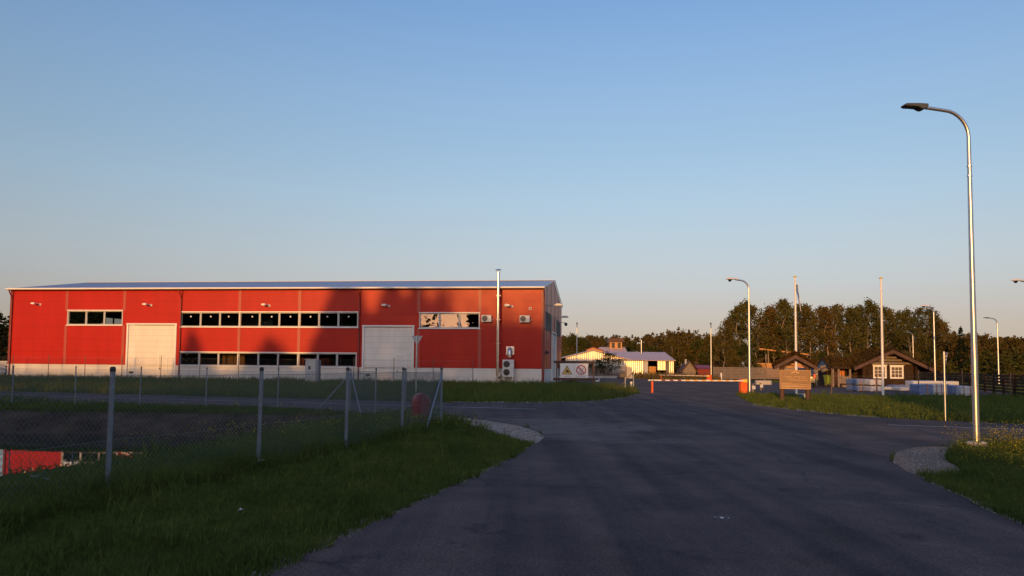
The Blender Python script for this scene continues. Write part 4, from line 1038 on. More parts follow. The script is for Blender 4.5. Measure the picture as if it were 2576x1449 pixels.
# painted ring on the asphalt with a small cap
mk = P(1816,1309); t = thing("survey_marker", "small metal cap in a painted white ring on the foreground asphalt", "marker", (mk.x, mk.y, .024))
rgm = MB()
for j in range(28):
    a0, a1 = 2*math.pi*j/28, 2*math.pi*(j+1)/28; q = []
    for r_, a in ((.085,a0),(.085,a1),(.068,a1),(.068,a0)): q.append((r_*math.cos(a), r_*math.sin(a)))
    rgm.prism(q, .003, .0045, 'z')
rgm.build("painted_ring", pm("worn_white", (.16,.16,.17), .8, var=.4, vs=20), t); MB().lathe([(.022,.001),(.02,.008),(.002,.01)], 10).build("cap", M['lgrey'], t)

# ---------------------------------------------------------------- log cabin with porch annex
cD = 70.0; cp_ = pl(2236, cD); CA = R(-3); ppm = 2000/cD
t = thing("log_cabin", "dark log cabin with sod roof, two white windows and a porch annex on its left", "cabin", cp_, CA)
cabin = t
def lx(px): return (px-2236)/ppm
def lz(py, px=2236): return PD(px, py, cD).z
x0, x1 = lx(2171), lx(2300); ez = 2.05; az_ = lz(881)
wb = MB(); nlog = 8
wb.bx(x0, x1, .05, 4.4, -.1, ez); wb.prism([(x0,ez),(x1,ez),(0,az_-.28)], .05, 4.4, 'y')
wo = wb.build("wall", M['dwood'], t)
bd = MB(); rg = random.Random(8); x = x0
while x < x1 - .05:                                  # vertical boards below, logs above
    w__ = rg.uniform(.16,.24); bd.bx(x+.008, min(x+w__, x1)-.008, rg.uniform(.0,.02), .05, .0, lz(917)); x += w__
bd.build("boarding", M['dwood'], wo)
lb = MB()
for k, z in enumerate((lz(914), lz(906.5), lz(899.5))):
    hw_ = (az_-.3-z)/((az_-ez)/(x1*1.0))*1.05 if k else x1*1.02
    lb.tube([(-hw_,.0,z),(hw_,.0,z)], .11, 9)
lb.build("logs", M['wood'], wo, smooth=50)
pu = MB()
for x, z in ((0, az_-.30), (lx(2203), lz(901)), (lx(2268), lz(902)), (x0-.35, ez-.1), (x1+.35, ez-.1)): pu.tube([(x,-.75,z),(x,4.5,z)], .13, 10)
pu.build("purlin", M['dwood'], t, smooth=50)
cor = MB()
for x in (x0, x1):
    for k in range(9): cor.tube([(x,-.28,.12+k*.23),(x,.2,.12+k*.23)], .11, 8)
cor.build("log_ends", M['dwood'], t, smooth=50)
xl, xr = lx(2141), lx(2338); zl = lz(924, 2141); zr = lz(930, 2338)
rf_ = MB(); rf_.prism([(xl,zl),(0,az_),(xr,zr),(xr-.03,zr-.20),(0,az_-.24),(xl+.03,zl-.20)], -.95, 4.9, 'y'); ro = rf_.build("roof", M['dwood'], t)
bg = MB(); bg.prism([(xl-.02,zl-.02),(0,az_+.03),(xr+.02,zr-.02),(xr,zr-.30),(0,az_-.28),(xl,zl-.30)], -1.0, -.952, 'y'); bg.build("bargeboard", M['bwood'], ro)
def white_window(px0, px1, py0, py1, par, y=-.03):
    a, b, c, d = lx(px0), lx(px1), lz(py1), lz(py0); fr = MB(); tk = .13
    fr.bx(a,b,y-.06,y,c,c+tk); fr.bx(a,b,y-.06,y,d-tk,d); fr.bx(a,a+tk,y-.06,y,c+tk,d-tk); fr.bx(b-tk,b,y-.06,y,c+tk,d-tk); fr.bx(a-.06,b+.06,y-.09,y,d,d+.06)
    wn = fr.build("window", M['white'], par, bevel=.006)
    mt = MB()
    for k in (1,2):
        x = a+tk+(b-a-2*tk)*k/3; mt.bx(x-.018,x+.018,y-.035,y,c+tk,d-tk); z = c+tk+(d-c-2*tk)*k/3; mt.bx(a+tk,b-tk,y-.034,y-.001,z-.018,z+.018)
    mt.build("glazing_bars", M['white'], wn)
    MB().add([(a+tk,y-.01,c+tk),(b-tk,y-.01,c+tk),(b-tk,y-.01,d-tk),(a+tk,y-.01,d-tk)], [(0,1,2,3)]).build("pane", pm("cabin_glass", (.12,.09,.06), .1), wn)
white_window(2196.5,2229.5,919.5,952,t); white_window(2238,2271,920,952.5,t)
t2 = thing("porch_lamp", "small round lamp under the gable of the log cabin", "lamp", cp_ + rz(CA) @ Vector((lx(2226), -.2, lz(897)))); MB().lathe([(.03,-.16),(.13,-.06),(.15,.04),(.09,.14),(.03,.17)], 12).build("globe", M['concrete'], t2, smooth=60); MB().tube([(0,.0,.1),(0,.25,.14)], .03, 6).build("lamp_arm", M['black'], t2)
# annex
aN = MB(); ax0, ax1 = lx(2095), x0-.02; aN.bx(ax0, ax1, 1.2, 3.6, -.1, 1.9); aw = aN.build("annex_wall", M['dwood'], t)
rA0, rA1 = lx(2086), x0+.3
ar = MB(); zt = lz(899, 2110); ze = lz(923, 2110)
ar.prism([(-.15,ze),(1.5,zt),(3.6,ze),(3.6,ze-.16),(1.5,zt-.2),(-.15,ze-.16)], rA0, rA1, 'x'); ao = ar.build("annex_roof", M['dwood'], t)
MB().prism([(-.1,ze-.12),(1.5,zt-.1),(3.55,ze-.12)], rA0+.03, rA0+.08, 'x').build("gable_tarp", M['blue'], ao)
dA, dB = lx(2116), lx(2138); do = MB().bx(dA, dB, 1.12, 1.2, .0, lz(927.5)).build("door", M['orangewood'], t)
MB().bx((dA+dB)/2+.12, (dA+dB)/2+.15, 1.09, 1.12, .2, 1.5).build("door_bar", M['bwood'], do)
pp = MB()
for x in (lx(2099), lx(2112.5), lx(2141)): pp.tube([(x,.05,-.1),(x,.05,1.85)], .10, 8)
pp.build("porch_posts", M['wood'], t, smooth=50)
pr_ = MB(); x = lx(2114); rg = random.Random(2)
while x < lx(2141): pr_.bx(x, x+.16, .0, .04, .33, .33+rg.uniform(.62,.72)); x += .20
pr_.bx(lx(2113), lx(2141), .04, .09, .45, .52); pr_.bx(lx(2113), lx(2141), .04, .09, .85, .92); pr_.build("porch_railing", M['wood'], t)
MB().bx(lx(2117), lx(2133), -.45, .0, 0, .20).build("step", M['wood'], t)
MB().bx(lx(2097), lx(2143), .0, 1.2, .18, .30).build("porch_floor", M['dwood'], t)
lgp = MB()
for k, (dz, r_) in enumerate(((0,.16),(.28,.14),(.1,.12))): lgp.tube([(lx(2076)-.1*k,.4+.2*k,1.45+dz),(lx(2096),.7+.2*k,1.62+dz)], r_, 9)
lgp.build("log_bracket", M['wood'], t, smooth=50)

# ---------------------------------------------------------------- wrapped timber packs
def pack(px0, px1, py0, py1, depth, mat, label, straps, group="plastic-wrapped timber packs in front of the cabin"):
    D = P((px0+px1)/2, py1).y if False else None
    return None
def wrapped(base, az, L, Dp, H, z, mat, label, straps=2, group="plastic-wrapped timber packs by the cabin", seed=0):
    t = thing("timber_pack", label, "timber pack", (base.x, base.y, z), az, group); rg = random.Random(seed)
    n = 9; v = []; f = []
    import bmesh
    bm = bmesh.new(); bmesh.ops.create_cube(bm, size=1.0); bmesh.ops.subdivide_edges(bm, edges=bm.edges[:], cuts=7, use_grid_fill=True)
    for v_ in bm.verts:                              # slack foil: corners pulled in, sides rippled
        x_, y_, z_ = v_.co; e3 = (abs(x_) > .49) + (abs(y_) > .49) + (abs(z_) > .49); k_ = .022*e3 - .012
        v_.co = (x_*(L-k_*1.5)+rg.uniform(-.014,.014), (y_+.5)*Dp+rg.uniform(-.016,.010), .07+(z_+.5)*(H-.07)-(.016*e3 if z_ > 0 else 0)+rg.uniform(-.014,.008))
    me_ = bpy.data.meshes.new("wrap"); bm.to_mesh(me_); bm.free(); me_.materials.append(mat)
    o = bpy.data.objects.new("wrap", me_); C.collection.objects.link(o); o.parent = t
    b_ = MB()
    for x in (-L*.38, 0, L*.38): b_.bx(x-.05, x+.05, 0.02, Dp-.02, 0, .07)
    b_.build("bearers", M['wood'], t)
    for k in range(straps):
        x = -L/2 + (k+.6+rg.uniform(-.1,.1))*L/straps*.92; s = MB()
        s.bx(x-.03, x+.03, -.012, -.002, .0, H+.008); s.bx(x-.03, x+.03, -.012, Dp+.01, H+.002, H+.012)
        s.bx(x-.18, x+.2, -.010, -.001, H*.25, H*.25+.03); s.bx(x-.15, x+.22, -.010, -.001, H*.8, H*.8+.03); s.build("strap", M['strap'], t)
    return t
M['strap'] = pm("strap_wood", (.30,.16,.11), .7)
pb1 = P(2173.5,985.5); pb2 = P(2204,986.5)
wrapped(pb1, R(4), 1.02, 1.6, .46, 0, M['bluewrap'], "blue-wrapped timber pack at the bottom, left of the bare flagpole", 2, seed=1)
wrapped(pb1, R(4), 1.02, 1.6, .46, .46, M['bluewrap'], "blue-wrapped timber pack on top of another, left of the bare flagpole", 2, seed=2)
wrapped(pb2, R(4), .88, 1.6, .45, 0, M['plast'], "white-wrapped timber pack at the bottom, behind the bare flagpole", 1, seed=3)
wrapped(pb2, R(4), .88, 1.6, .45, .45, M['plast'], "white-wrapped timber pack on top, behind the bare flagpole", 1, seed=4)
for px, py, L, H, dy, m_, lab in ((2243,982,1.5,.28,0,'plast',"low white bundle of boards under the left cabin window"), (2290,985,1.6,.33,0,'plast',"low white wrapped bundle below the right cabin corner"), (2278,980,1.9,.38,.2,'bluewrap',"low bluish wrapped bundle behind the white one below the cabin")):
    wrapped(P(px,py), R(3), L, 1.2, H, 0, M[m_], lab, 1, "low timber bundles in front of the cabin", seed=px)
for px, py, L, H, m_, ns, lab in ((2331,996,.92,.74,'bluewrap',1,"blue-grey wrapped pack at the left end of the right timber row"), (2371,996.5,1.12,.74,'plast',3,"white strapped pack in the middle of the right timber row"), (2409,997.5,.72,.70,'bluewrap',1,"bluish pack right of the give-way sign pole in the timber row"), (2434,998.5,.80,.66,'plast',2,"white strapped pack beside the foreground lamp pole, right end of row")):
    wrapped(P(px,py), R(-2), L, 1.3, H, 0, M[m_], lab, ns, "wrapped timber packs in a row on the right", seed=px)
wrapped(P(2355,985), R(-2), 3.4, 1.3, .80, 0, M['plast'], "long pale wrapped pack behind the right timber row", 0, "wrapped timber packs in a row on the right", seed=77)

# ---------------------------------------------------------------- timber fences
def slat_fence(pts, h, nsl, label, mat, pw=.10, gap=.035, spacing=2.6):
    t = thing("slat_fence", label, "fence", (0,0,0)); sl_ = MB(); pp_ = []
    sh_ = (h-.12)/nsl
    for a, b in zip(pts[:-1], pts[1:]):
        d = Vector((b[0]-a[0], b[1]-a[1], 0)); L = d.length; an = math.atan2(d.y, d.x); n = max(1, round(L/spacing))
        for i in range(n):
            c = Vector((a[0], a[1], 0)) + d*((i+.5)/n)
            for k in range(nsl):
                sl_.box((c.x, c.y, .12+sh_*(k+.5)+rg.uniform(-.006,.006)), (L/n-.02, .03, sh_-gap), rz(an))
        for i in range(n+1): pp_.append((Vector((a[0], a[1], 0)) + d*(i/n), an))
    sl_.build("slats", mat, t)
    for c, an in pp_: MB().box((c.x, c.y, h/2), (pw, pw+.06, h+.08), rz(an)).build("post", mat, t)
    return t
rg = random.Random(4)
slat_fence([tuple(pl(1795,106).xy), tuple(pl(1965,110).xy), tuple(pl(2150,104).xy)], 1.72, 8, "weathered grey slatted timber fence across the back of the yard", M['wood'])
slat_fence([tuple(pl(1410,113).xy), tuple(pl(1523,113).xy)], 1.78, 9, "shaded dark plank fence behind the two safety signs", M['dwood2'] if 'dwood2' in M else M['wood'], gap=.012)
slat_fence([tuple(pl(1524,112.5).xy), tuple(pl(1576,112).xy)], 1.8, 9, "short sunlit slatted fence at the foot of the barn", M['wood'], gap=.05)
slat_fence([tuple(pl(2318,90).xy), tuple(pl(2420,66).xy), tuple(pl(2551,50).xy), tuple(pl(2720,41).xy)], 1.36, 6, "dark open board fence running back from the right edge", M['dwood'], gap=.06, spacing=3.0)
t = thing("concrete_kerb", "pale concrete kerb along the foot of the dark plank fence", "kerb", pl(1440,111)); MB().bx(-2, 6.2, -.3, .3, 0, .35).build("kerb", M['concrete'], t, bevel=.03)
t = thing("leaning_board", "pale board leaning at the right end of the slatted fence", "board", pl(1583,111)); MB().prism([(-.35,0),(.5,0),(.25,1.62),(-.35,1.62)], -.03, .03, 'y').build("board", M['concrete'], t)

# ---------------------------------------------------------------- barn and the other back buildings
bD = 128.0
def corr(mb, x0, x1, top, y, z0=0, pitch=.24, amp=.045):
    n = max(2, int((x1-x0)/pitch*2)); v = []; f = []
    for i in range(n+1):
        x = x0+(x1-x0)*i/n; yy = y + (amp if i % 2 else 0); v += [(x,yy,z0),(x,yy,top(x))]
    for i in range(n): f.append((2*i, 2*i+2, 2*i+3, 2*i+1))
    return mb.add(v, f)
def bp(px, py, D=bD): return PD(px, py, D)
a, pk, c = bp(1421,900), bp(1492.5,882), bp(1577,904)
t = thing("barn", "low barn with bright corrugated metal gable and long purple-grey roof", "barn", (0,0,0))
def gtop(x): return a.z+(pk.z-a.z)*(x-a.x)/(pk.x-a.x) if x < pk.x else pk.z+(c.z-pk.z)*(x-pk.x)/(c.x-pk.x)
M['sheet'] = pm("metal_sheet", (.72,.66,.55), .40, metal=.65, var=.22, vs=1.6, stretch=(1,1,.15))
g_ = MB(); corr(g_, a.x+.1, c.x-.1, lambda x: gtop(x)-.05, bD, 2.25, .30); gw = g_.build("gable_wall", M['sheet'], t)
g_ = MB(); corr(g_, a.x+.1, c.x-.1, lambda x: 2.22, bD+.05, 0, .30); g_.build("lower_wall", M['corr'], t)
r_ = MB(); 
for p0_, p1_ in ((a, pk), (pk, c)):
    dx = -.35 if p0_ is a else 0; dx2 = 0 if p0_ is a else .4
    s_ = (p1_.z-p0_.z)/(p1_.x-p0_.x)
    A = (p0_.x+dx, p0_.z+s_*dx+.03); B = (p1_.x+dx2, p1_.z+s_*dx2+.03)
    r_.prism([A, B, (B[0], B[1]+.10), (A[0], A[1]+.10)], bD-.35, bD+24, 'y')
r_.build("roof", M['barnroof'], t)
w0, w1 = bp(1560,905), bp(1700,907); ev = bp(1640,905.5).z
rD = bD+8; rz_ = PD(1620,885.5,rD).z; rw = MB()
xa0, xa1 = bp(1535,905).x, bp(1698.5,905).x
rib_roof(rw, 0, xa1-xa0, bD-.5, ev, rD, rz_, .45, .03); rw.v = [(p[0]+xa0, p[1], p[2]) for p in rw.v]
rw.bx(xa0, xa1, bD-.52, bD-.46, ev-.12, ev-.01); rw.build("wing_roof", M['barnroof'], t)
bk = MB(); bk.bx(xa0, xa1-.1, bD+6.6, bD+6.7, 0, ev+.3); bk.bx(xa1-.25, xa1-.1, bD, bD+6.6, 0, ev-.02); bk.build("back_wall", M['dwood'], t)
g_ = MB(); corr(g_, c.x-.2, bp(1620,905).x, lambda x: ev-.1, bD+.1, 0, .3); g_.build("wing_wall", M['sheet'], t)
g_ = MB(); g_.bx(bp(1620.5,905).x, bp(1630,905).x, bD, bD+.08, 0, ev-.1); g_.build("sliding_door", M['blue2'] if 'blue2' in M else M['grey'], t)
g_ = MB(); corr(g_, bp(1653,905).x, bp(1675,905).x, lambda x: ev-.15, bD-.1, bp(1660,931).z, .24, .04); g_.build("metal_sheet", M['sheet'], t)
g_ = MB(); corr(g_, bp(1681,905).x, bp(1694,905).x, lambda x: ev-.2, bD-.1, 0, .24, .05); g_.build("metal_sheet", M['sheet'], t)
g_ = MB(); g_.bx(bp(1676,905).x, bp(1679.5,905).x, bD-.15, bD+.05, 0, ev-.1); g_.build("post", M['wood'], t)
cx_ = bp(1613.5,890, rD-2); 
MB().tube([(cx_.x, rD-2, cx_.z-.6),(cx_.x, rD-2, bp(1613.5,855,rD-2).z)], .14, 10).build("flue_pipe", M['steel'], t, smooth=50)
MB().bx(cx_.x-.3, cx_.x+.3, rD-2.3, rD-1.7, cx_.z-1.2, cx_.z-.35).build("flue_base", M['redpaint'], t)
t = thing("barrow_stack", "orange-lit timber crate standing inside the open bay of the barn", "crate", bp(1643,945)); t.location.z = 0
MB().bx(-.7,.7,1.5,2.5,.3,1.75).build("boards", M['timber'], t)
# second house with a roof lantern
t = thing("house", "weathered house with a small windowed lantern on its roof behind the barn", "house", (0,0,0)); hD = 150.0
A = lambda px, py, D=hD: PD(px, py, D)
r_ = MB(); e0, e1, k0, k1 = A(1500,890,hD-4), A(1580,890,hD-4), A(1508,873,hD), A(1572,873,hD)
r_.add([tuple(e0),tuple(e1),tuple(k1),tuple(k0),(e0.x,hD+4,e0.z),(e1.x,hD+4,e1.z)], [(0,1,2,3),(3,2,5,4),(0,3,4),(1,5,2)]); r_.build("roof", M['barnroof'], t)
MB().bx(e0.x+.4, e1.x-.4, hD-3.6, hD+3.6, 0, e0.z-.02).build("wall", M['wood'], t)
l0, l1 = A(1533,877), A(1563,861); lt = MB(); lt.bx(l0.x, l1.x, hD-1, hD+1, l0.z-.6, l1.z); lo = lt.build("lantern", M['timber'], t)
MB().prism([(l0.x-.5,l1.z+.02),(l1.x+.5,l1.z+.02),(l1.x+.15,l1.z+.75),(l0.x-.1,l1.z+.75)], hD-1.3, hD+1.3, 'y').build("lantern_roof", M['bwood'], lo)
for u in (.26, .76): xx = l0.x+(l1.x-l0.x)*u; MB().bx(xx-.28, xx+.28, hD-1.05, hD-1.01, l0.z+.12, l1.z-.12).build("lantern_window", M['black'], lo)
q = A(1487,885,140); t = thing("chimney_hut", "small orange-lit gable top peeping over the barn ridge", "roof hut", (q.x,140,q.z-.8)); MB().prism([(-.8,0),(2.1,0),(2.1,.9),(.3,1.5),(-.8,1.1)], -.5, .5, 'y').build("hut_wall", M['timber'], t); MB().prism([(-1,1.05),(.3,1.55),(2.3,.9),(2.3,1.0),(.3,1.68),(-1,1.17)], -.7, .7, 'y').build("hut_roof", M['redtrim'], t)
# small sheds right of the barn
q = pl(1734,126); t = thing("shed", "small grey plank shed with steep gable behind the far barrier", "shed", q)
MB().bx(-1.0,1.0,0,3,0,1.0).build("wall", M['wood'], t); MB().prism([(-1.15,.95),(1.15,.95),(.05,2.55)], -.02, 3.0, 'y').build("gable", M['wood'], t)
MB().prism([(-1.45,.85),(.05,2.68),(1.4,.85),(1.3,.80),(.05,2.5),(-1.33,.80)], -.2, 3.2, 'y').build("roof", M['bwood'], t)
MB().bx(-.45,-.2,1,1.25,2.1,2.95).build("chimney", M['concrete'], t)
q = pl(1771,128); t = thing("shed", "low dark red shed between the grey gable and the slatted fence", "shed", q)
MB().bx(-1.0,1.0,0,3,0,1.5).build("wall", M['redtrim'], t); MB().prism([(-.3,1.45),(1.5,2.05),(3.2,1.45)], -1.15, 1.15, 'x').build("roof", M['redroof'] if 'redroof' in M else M['redtrim'], t)
# blue house among the trees
q = pl(1834,140); t = thing("tower_hut", "dark blue hut with red chimney half hidden in the birches", "hut", q)
MB().bx(-.55,.55,0,2,0,4.6).build("wall", M['bluehut'] if 'bluehut' in M else M['blue'], t); MB().prism([(-.9,4.5),(0,5.3),(.9,4.5),(.85,4.3),(0,5.05),(-.85,4.3)], -.4, 2.3, 'y').build("roof", M['dgrey'], t)
MB().bx(-.55,-.3,.6,.85,4.8,6.7).build("chimney", M['redpaint'], t); MB().prism([(-.1,5.05),(.85,4.55),(.85,4.8),(-.1,5.3)], -.45, -.41, 'y').build("bargeboard", M['timber'], t)
# open timber store
tD = 121.0; t = thing("timber_store", "open lean-to timber store with sloping roof behind the slatted fence", "shed", (0,0,0))
A0, A1 = PD(1903,879,tD), PD(2050,896,tD)
r_ = MB(); r_.add([(A0.x,tD-.5,A0.z),(A1.x,tD-.5,A1.z),(A1.x,tD+5,A1.z+.3),(A0.x,tD+5,A0.z+.3),(A0.x,tD-.5,A0.z+.22),(A1.x,tD-.5,A1.z+.22),(A1.x,tD+5,A1.z+.5),(A0.x,tD+5,A0.z+.5)], [(3,2,1,0),(4,5,6,7),(0,1,5,4),(1,2,6,5),(2,3,7,6),(3,0,4,7)]); r_.build("roof", M['timber'], t)
for px in (1927,1933,1966,2000,2030,2045): q = PD(px, 890, tD); MB().bx(q.x-.09,q.x+.09,tD,tD+.18,0,A0.z+(A1.z-A0.z)*(q.x-A0.x)/(A1.x-A0.x)).build("post", M['wood'], t)
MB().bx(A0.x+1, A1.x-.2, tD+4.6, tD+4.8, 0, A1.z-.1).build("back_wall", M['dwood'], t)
for i, (px, py, wd) in enumerate(((1915,912,1.3),(1941,913,1.5),(1960,918,1.2),(1978,922,1.6),(1990,920,1.3),(2009,913,2.0),(2028,915,1.2))):
    q = PD(px, py, tD-1); names = ("stack of boards with spacers at the left end of the timber store", "second timber stack from the left, beside the store post", "low timber stack below the store roof left of the info board", "timber stack behind the left post of the info board", "low timber stack under the info board roof, at its left", "tall timber stack seen beside the flagpole under the info board roof", "timber stack behind the right post of the info board")
    t2 = thing("timber_stack", names[i], "timber stack", (q.x, tD-1, 0), 0, "orange-lit timber stacks in the open store"); b_ = MB(); n = int(q.z/.2)
    for k in range(n): b_.bx(-wd/2+rg.uniform(-.05,.05), wd/2+rg.uniform(-.05,.05), rg.uniform(-.03,.03), 1.2, .2*k+(.05 if i == 0 else .012), .2*k+.2)
    b_.build("boards", M['timber'], t2)
# trailers
def trailer(base, az, label, L=3.6, r=.33, mat='galv'):
    t = thing("trailer", label, "trailer", base, az, "car trailers")
    f_ = MB()
    for y in (-.75,.75): f_.bx(-L/2,L/2,y-.05,y+.05,.48,.60)
    for x in (-L/2,-L/4,0,L/4,L/2): f_.bx(x-.04,x+.04,-.75,.75,.48,.58)
    f_.tube([(L/2,-.7,.53),(L/2+1.4,0,.50)], .04, 6); f_.tube([(L/2,.7,.53),(L/2+1.4,0,.50)], .04, 6); f_.build("frame", M['lgrey'], t)
    MB().bx(-L/2,L/2,-.7,.7,.60,.64).build("deck", M['wood'], t)
    for y in (-.95,.95):
        wo = MB().tube([(0,y-.09,r),(0,y+.09,r)], r, 18).build("wheel", M['tyre'], t, smooth=40); MB().tube([(0,y-.10,r),(0,y+.10,r)], r*.55, 12).build("rim", M['lgrey'], wo)
        MB().prism([(x_, r+.05+math.sqrt(max(0,.45**2-x_*x_))) for x_ in (-.45,-.3,-.1,.1,.3,.45)] + [(x_, r+.01+math.sqrt(max(0,.45**2-x_*x_))) for x_ in (.42,.1,-.1,-.42)], y-.12, y+.12, 'y').build("mudguard", M['dgrey'], t)
    MB().tube([(L/2+1.1,0,0),(L/2+1.1,0,.6)], .03, 6).build("jockey_leg", M['dgrey'], t)
    return t
trailer(pl(1440,84), R(4), "empty flat trailer on the asphalt behind the two safety signs")
trailer(pl(1713,108), R(8), "pale flat trailer in the dry grass behind the far barrier", 3.0)
t = thing("swan_figure", "small white swan ornament on the yard asphalt right of the signs", "ornament", P(1503,961), 0)
sw_ = MB(); sw_.lathe([(.02,-.24),(.09,-.18),(.12,-.02),(.10,.12),(.03,.24)], 12, (0,0,.10), M=ry(math.pi/2)); sw_.tube([(.15,0,.14),(.22,0,.24),(.20,0,.34),(.14,0,.38),(.10,0,.35)], [.045,.035,.03,.04,.015], 8); sw_.build("body", M['white'], t, smooth=60)
# grey cabinet in front of the hall
q = pl(790, 62); q2 = Vector((q.x, q.y, 0)); t = thing("electrical_cabinet", "grey electrical cabinet in front of the lower office windows", "cabinet", q2, -HTH)
hz = PD(790,905,62).z; MB().bx(-.62,.22,-.25,.25,.0,hz).build("casing", M['grey'], t, bevel=.02); MB().bx(.24,.46,-.28,.25,.0,hz-.02).build("side_casing", M['post'], t, bevel=.02)
MB().bx(-.66,.26,-.30,.30,hz,hz+.06).build("cover", M['grey'], t); MB().bx(-.36,-.20,-.262,-.25,hz-.75,hz-.5).build("meter_window", M['black'], t); MB().bx(-.50,-.46,-.27,-.25,.5,.62).build("lock", M['dgrey'], t)
# pile of pale boards at the left edge
q = pl(4, 92); t = thing("timber_pile", "pile of pale boards beyond the left end of the red hall", "timber pile", q); b_ = MB()
for k in range(13):
    for j in range(5): b_.bx(-4+j*1.5+rg.uniform(-.2,.2)+k*.06, -2.6+j*1.5+rg.uniform(-.2,.2)+k*.03, rg.uniform(-.1,.1), 2.5, .15*k, .15*k+.12) if k < 13-(4-j)*1.3 else None
b_.build("boards", M['lgrey'], t)
t = thing("paper_scrap", "scrap of white paper lying in the left foreground grass", "litter", P(605,1303)+Vector((0,0,.08)), R(20)); MB().add([(-.03,-.02,0),(.025,-.025,.01),(.035,.02,.0),(-.01,.03,.015),(.0,.0,.025)], [(0,1,4),(1,2,4),(2,3,4),(3,0,4)]).build("paper", M['lgrey'], t)
# ---------------------------------------------------------------- vegetation
RNG = np.random.default_rng(7)
def leaf_quads(cent, size, rng, flat_=0.0):          # one small randomly turned leaf-spray quad per centre
    n = len(cent); u = rng.normal(size=(n,3)); u /= np.linalg.norm(u, axis=1)[:,None]
    v = rng.normal(size=(n,3)); v -= u*np.sum(u*v,1)[:,None]; v /= np.linalg.norm(v, axis=1)[:,None]
    s = (np.asarray(size)*rng.uniform(.6,1.35,n))[:,None]; a = rng.uniform(.45,.8,n)[:,None]
    V = np.stack([cent-u*s*.5, cent+v*s*a*.5+u*s*.05, cent+u*s*.55, cent-v*s*a*.5], 1).reshape(-1,3)
    return V, np.arange(4*n).reshape(n,4)
def join(parts):
    V = []; Fs = []; b = 0
    for v, f in parts: V.append(v); Fs.append(f+b); b += len(v)
    return np.concatenate(V), np.concatenate(Fs)
def limb(a, b, ra, rb, n=6):
    a = np.array(a, float); b = np.array(b, float); d = (b-a)/np.linalg.norm(b-a); u = np.cross(d, [.3,.2,.93] if abs(d[2]) < .9 else [1,0,0]); u /= np.linalg.norm(u); v = np.cross(d,u)
    k = np.arange(n)*2*math.pi/n; c = np.cos(k)[:,None]*u + np.sin(k)[:,None]*v
    V = np.concatenate([a+c*ra, b+c*rb]); i = np.arange(n); return V, np.stack([i,(i+1)%n,n+(i+1)%n,n+i],1)
def broad(seed, h, cr, base, clumps, per, leaf, droop=.0, shape=.8):
    rng = np.random.default_rng(seed); tr = []; pts = []
    path = [np.array([0,0,-.2])]; 
    for k in range(1,7): path.append(np.array([rng.normal()*.012*h*k**.5, rng.normal()*.012*h*k**.5, h*.95*k/6]))
    r0 = .010*h+.03
    for k in range(6): tr.append(limb(path[k], path[k+1], r0*(1-k/6.6), r0*(1-(k+1)/6.6)))
    def axis_(z): k = min(5, max(0, int(z/(h*.95)*6))); t = z/(h*.95)*6-k; return path[k]*(1-t)+path[k+1]*t
    for c in range(clumps):
        t = rng.uniform(0,1)**.85; z = h*(base+(1-base)*t); env = cr*(math.sin(math.pi*min(1,(t*.86+.14)**.75))**shape)*rng.uniform(.35,1.0) + .15
        an = rng.uniform(0, 2*math.pi); ax_ = axis_(z*.97); tip = ax_ + np.array([math.cos(an)*env, math.sin(an)*env, rng.uniform(.0,.25)*env])
        tip[2] = min(tip[2], h)
        st = axis_(max(.05*h, z-env*.7)); tr.append(limb(st, tip, .012+.004*env, .008, 4))
        rad = rng.uniform(.35,.75)*(.5+cr*.18); n = int(per*rng.uniform(.6,1.4))
        p = tip + rng.normal(size=(n,3))*np.array([rad*.55, rad*.55, rad*.45]); p[:,2] -= droop*np.abs(rng.normal(size=n))*rad
        pts.append(p)
    pts = np.concatenate(pts); return join(tr), leaf_quads(pts, leaf, rng)
def conifer(seed, h, cr, base, tiers, per, leaf, droop=.25):
    rng = np.random.default_rng(seed); tr = [limb([0,0,-.2],[0,0,h*.97],.011*h+.03,.015)]; pts = []
    for k in range(tiers):
        t = (k+rng.uniform(0,.8))/tiers; z = h*(base+(1-base)*t); L = cr*(1-t)**.85*rng.uniform(.7,1.15)+.12; nb = int(rng.integers(5,8))
        for j in range(nb):
            an = rng.uniform(0,2*math.pi); tip = np.array([math.cos(an)*L, math.sin(an)*L, z-droop*L+rng.uniform(-.1,.1)]); st = np.array([0,0,z]); tr.append(limb(st, tip, .02, .006, 3))
            n = max(3, int(per*(.4+L/cr))); s = rng.uniform(.15,1,n)[:,None]; pts.append(st+(tip-st)*s + rng.normal(size=(n,3))*np.array([.10,.10,.07])*(.5+L*.5))
    pts.append(np.array([0,0,h])+rng.normal(size=(12,3))*[.06,.06,.2]-[0,0,.2])
    return join(tr), leaf_quads(np.concatenate(pts), leaf, rng)
def scots(seed, h, cr, clumps, per, leaf):
    (a, b) = broad(seed, h, cr, .5, clumps, per, leaf, 0, .6); return a, b
def mesh_of(name, VF, mat):
    o = big(name, VF[0], VF[1], mat); me = o.data; bpy.data.objects.remove(o); return me
protos = {}
def proto(key, gen, bark, leaf): 
    a, b = gen; protos[key] = (mesh_of("trunk", a, bark), mesh_of("crown", b, leaf))
for k in range(5): proto(('birch',k), broad(100+k, 10.0, (2.0,1.7,2.3,1.9,1.6)[k], (.24,.3,.2,.34,.26)[k], 62, 50, .25, .9), M['bark'], M['birch'])
for k in range(2): proto(('gold',k), broad(130+k, 8.0, 1.9, .12, 70, 40, .26, .4), M['bark'], M['gold'])
for k in range(2): proto(('oliv',k), broad(140+k, 7.0, 2.3, .10, 75, 40, .28, .2), M['pbark'], M['oliv'])
for k in range(3): proto(('spruce',k), conifer(150+k, 10.0, (2.2,1.9,1.6)[k], .05, 22, 20, .34), M['pbark'], M['spruce'])
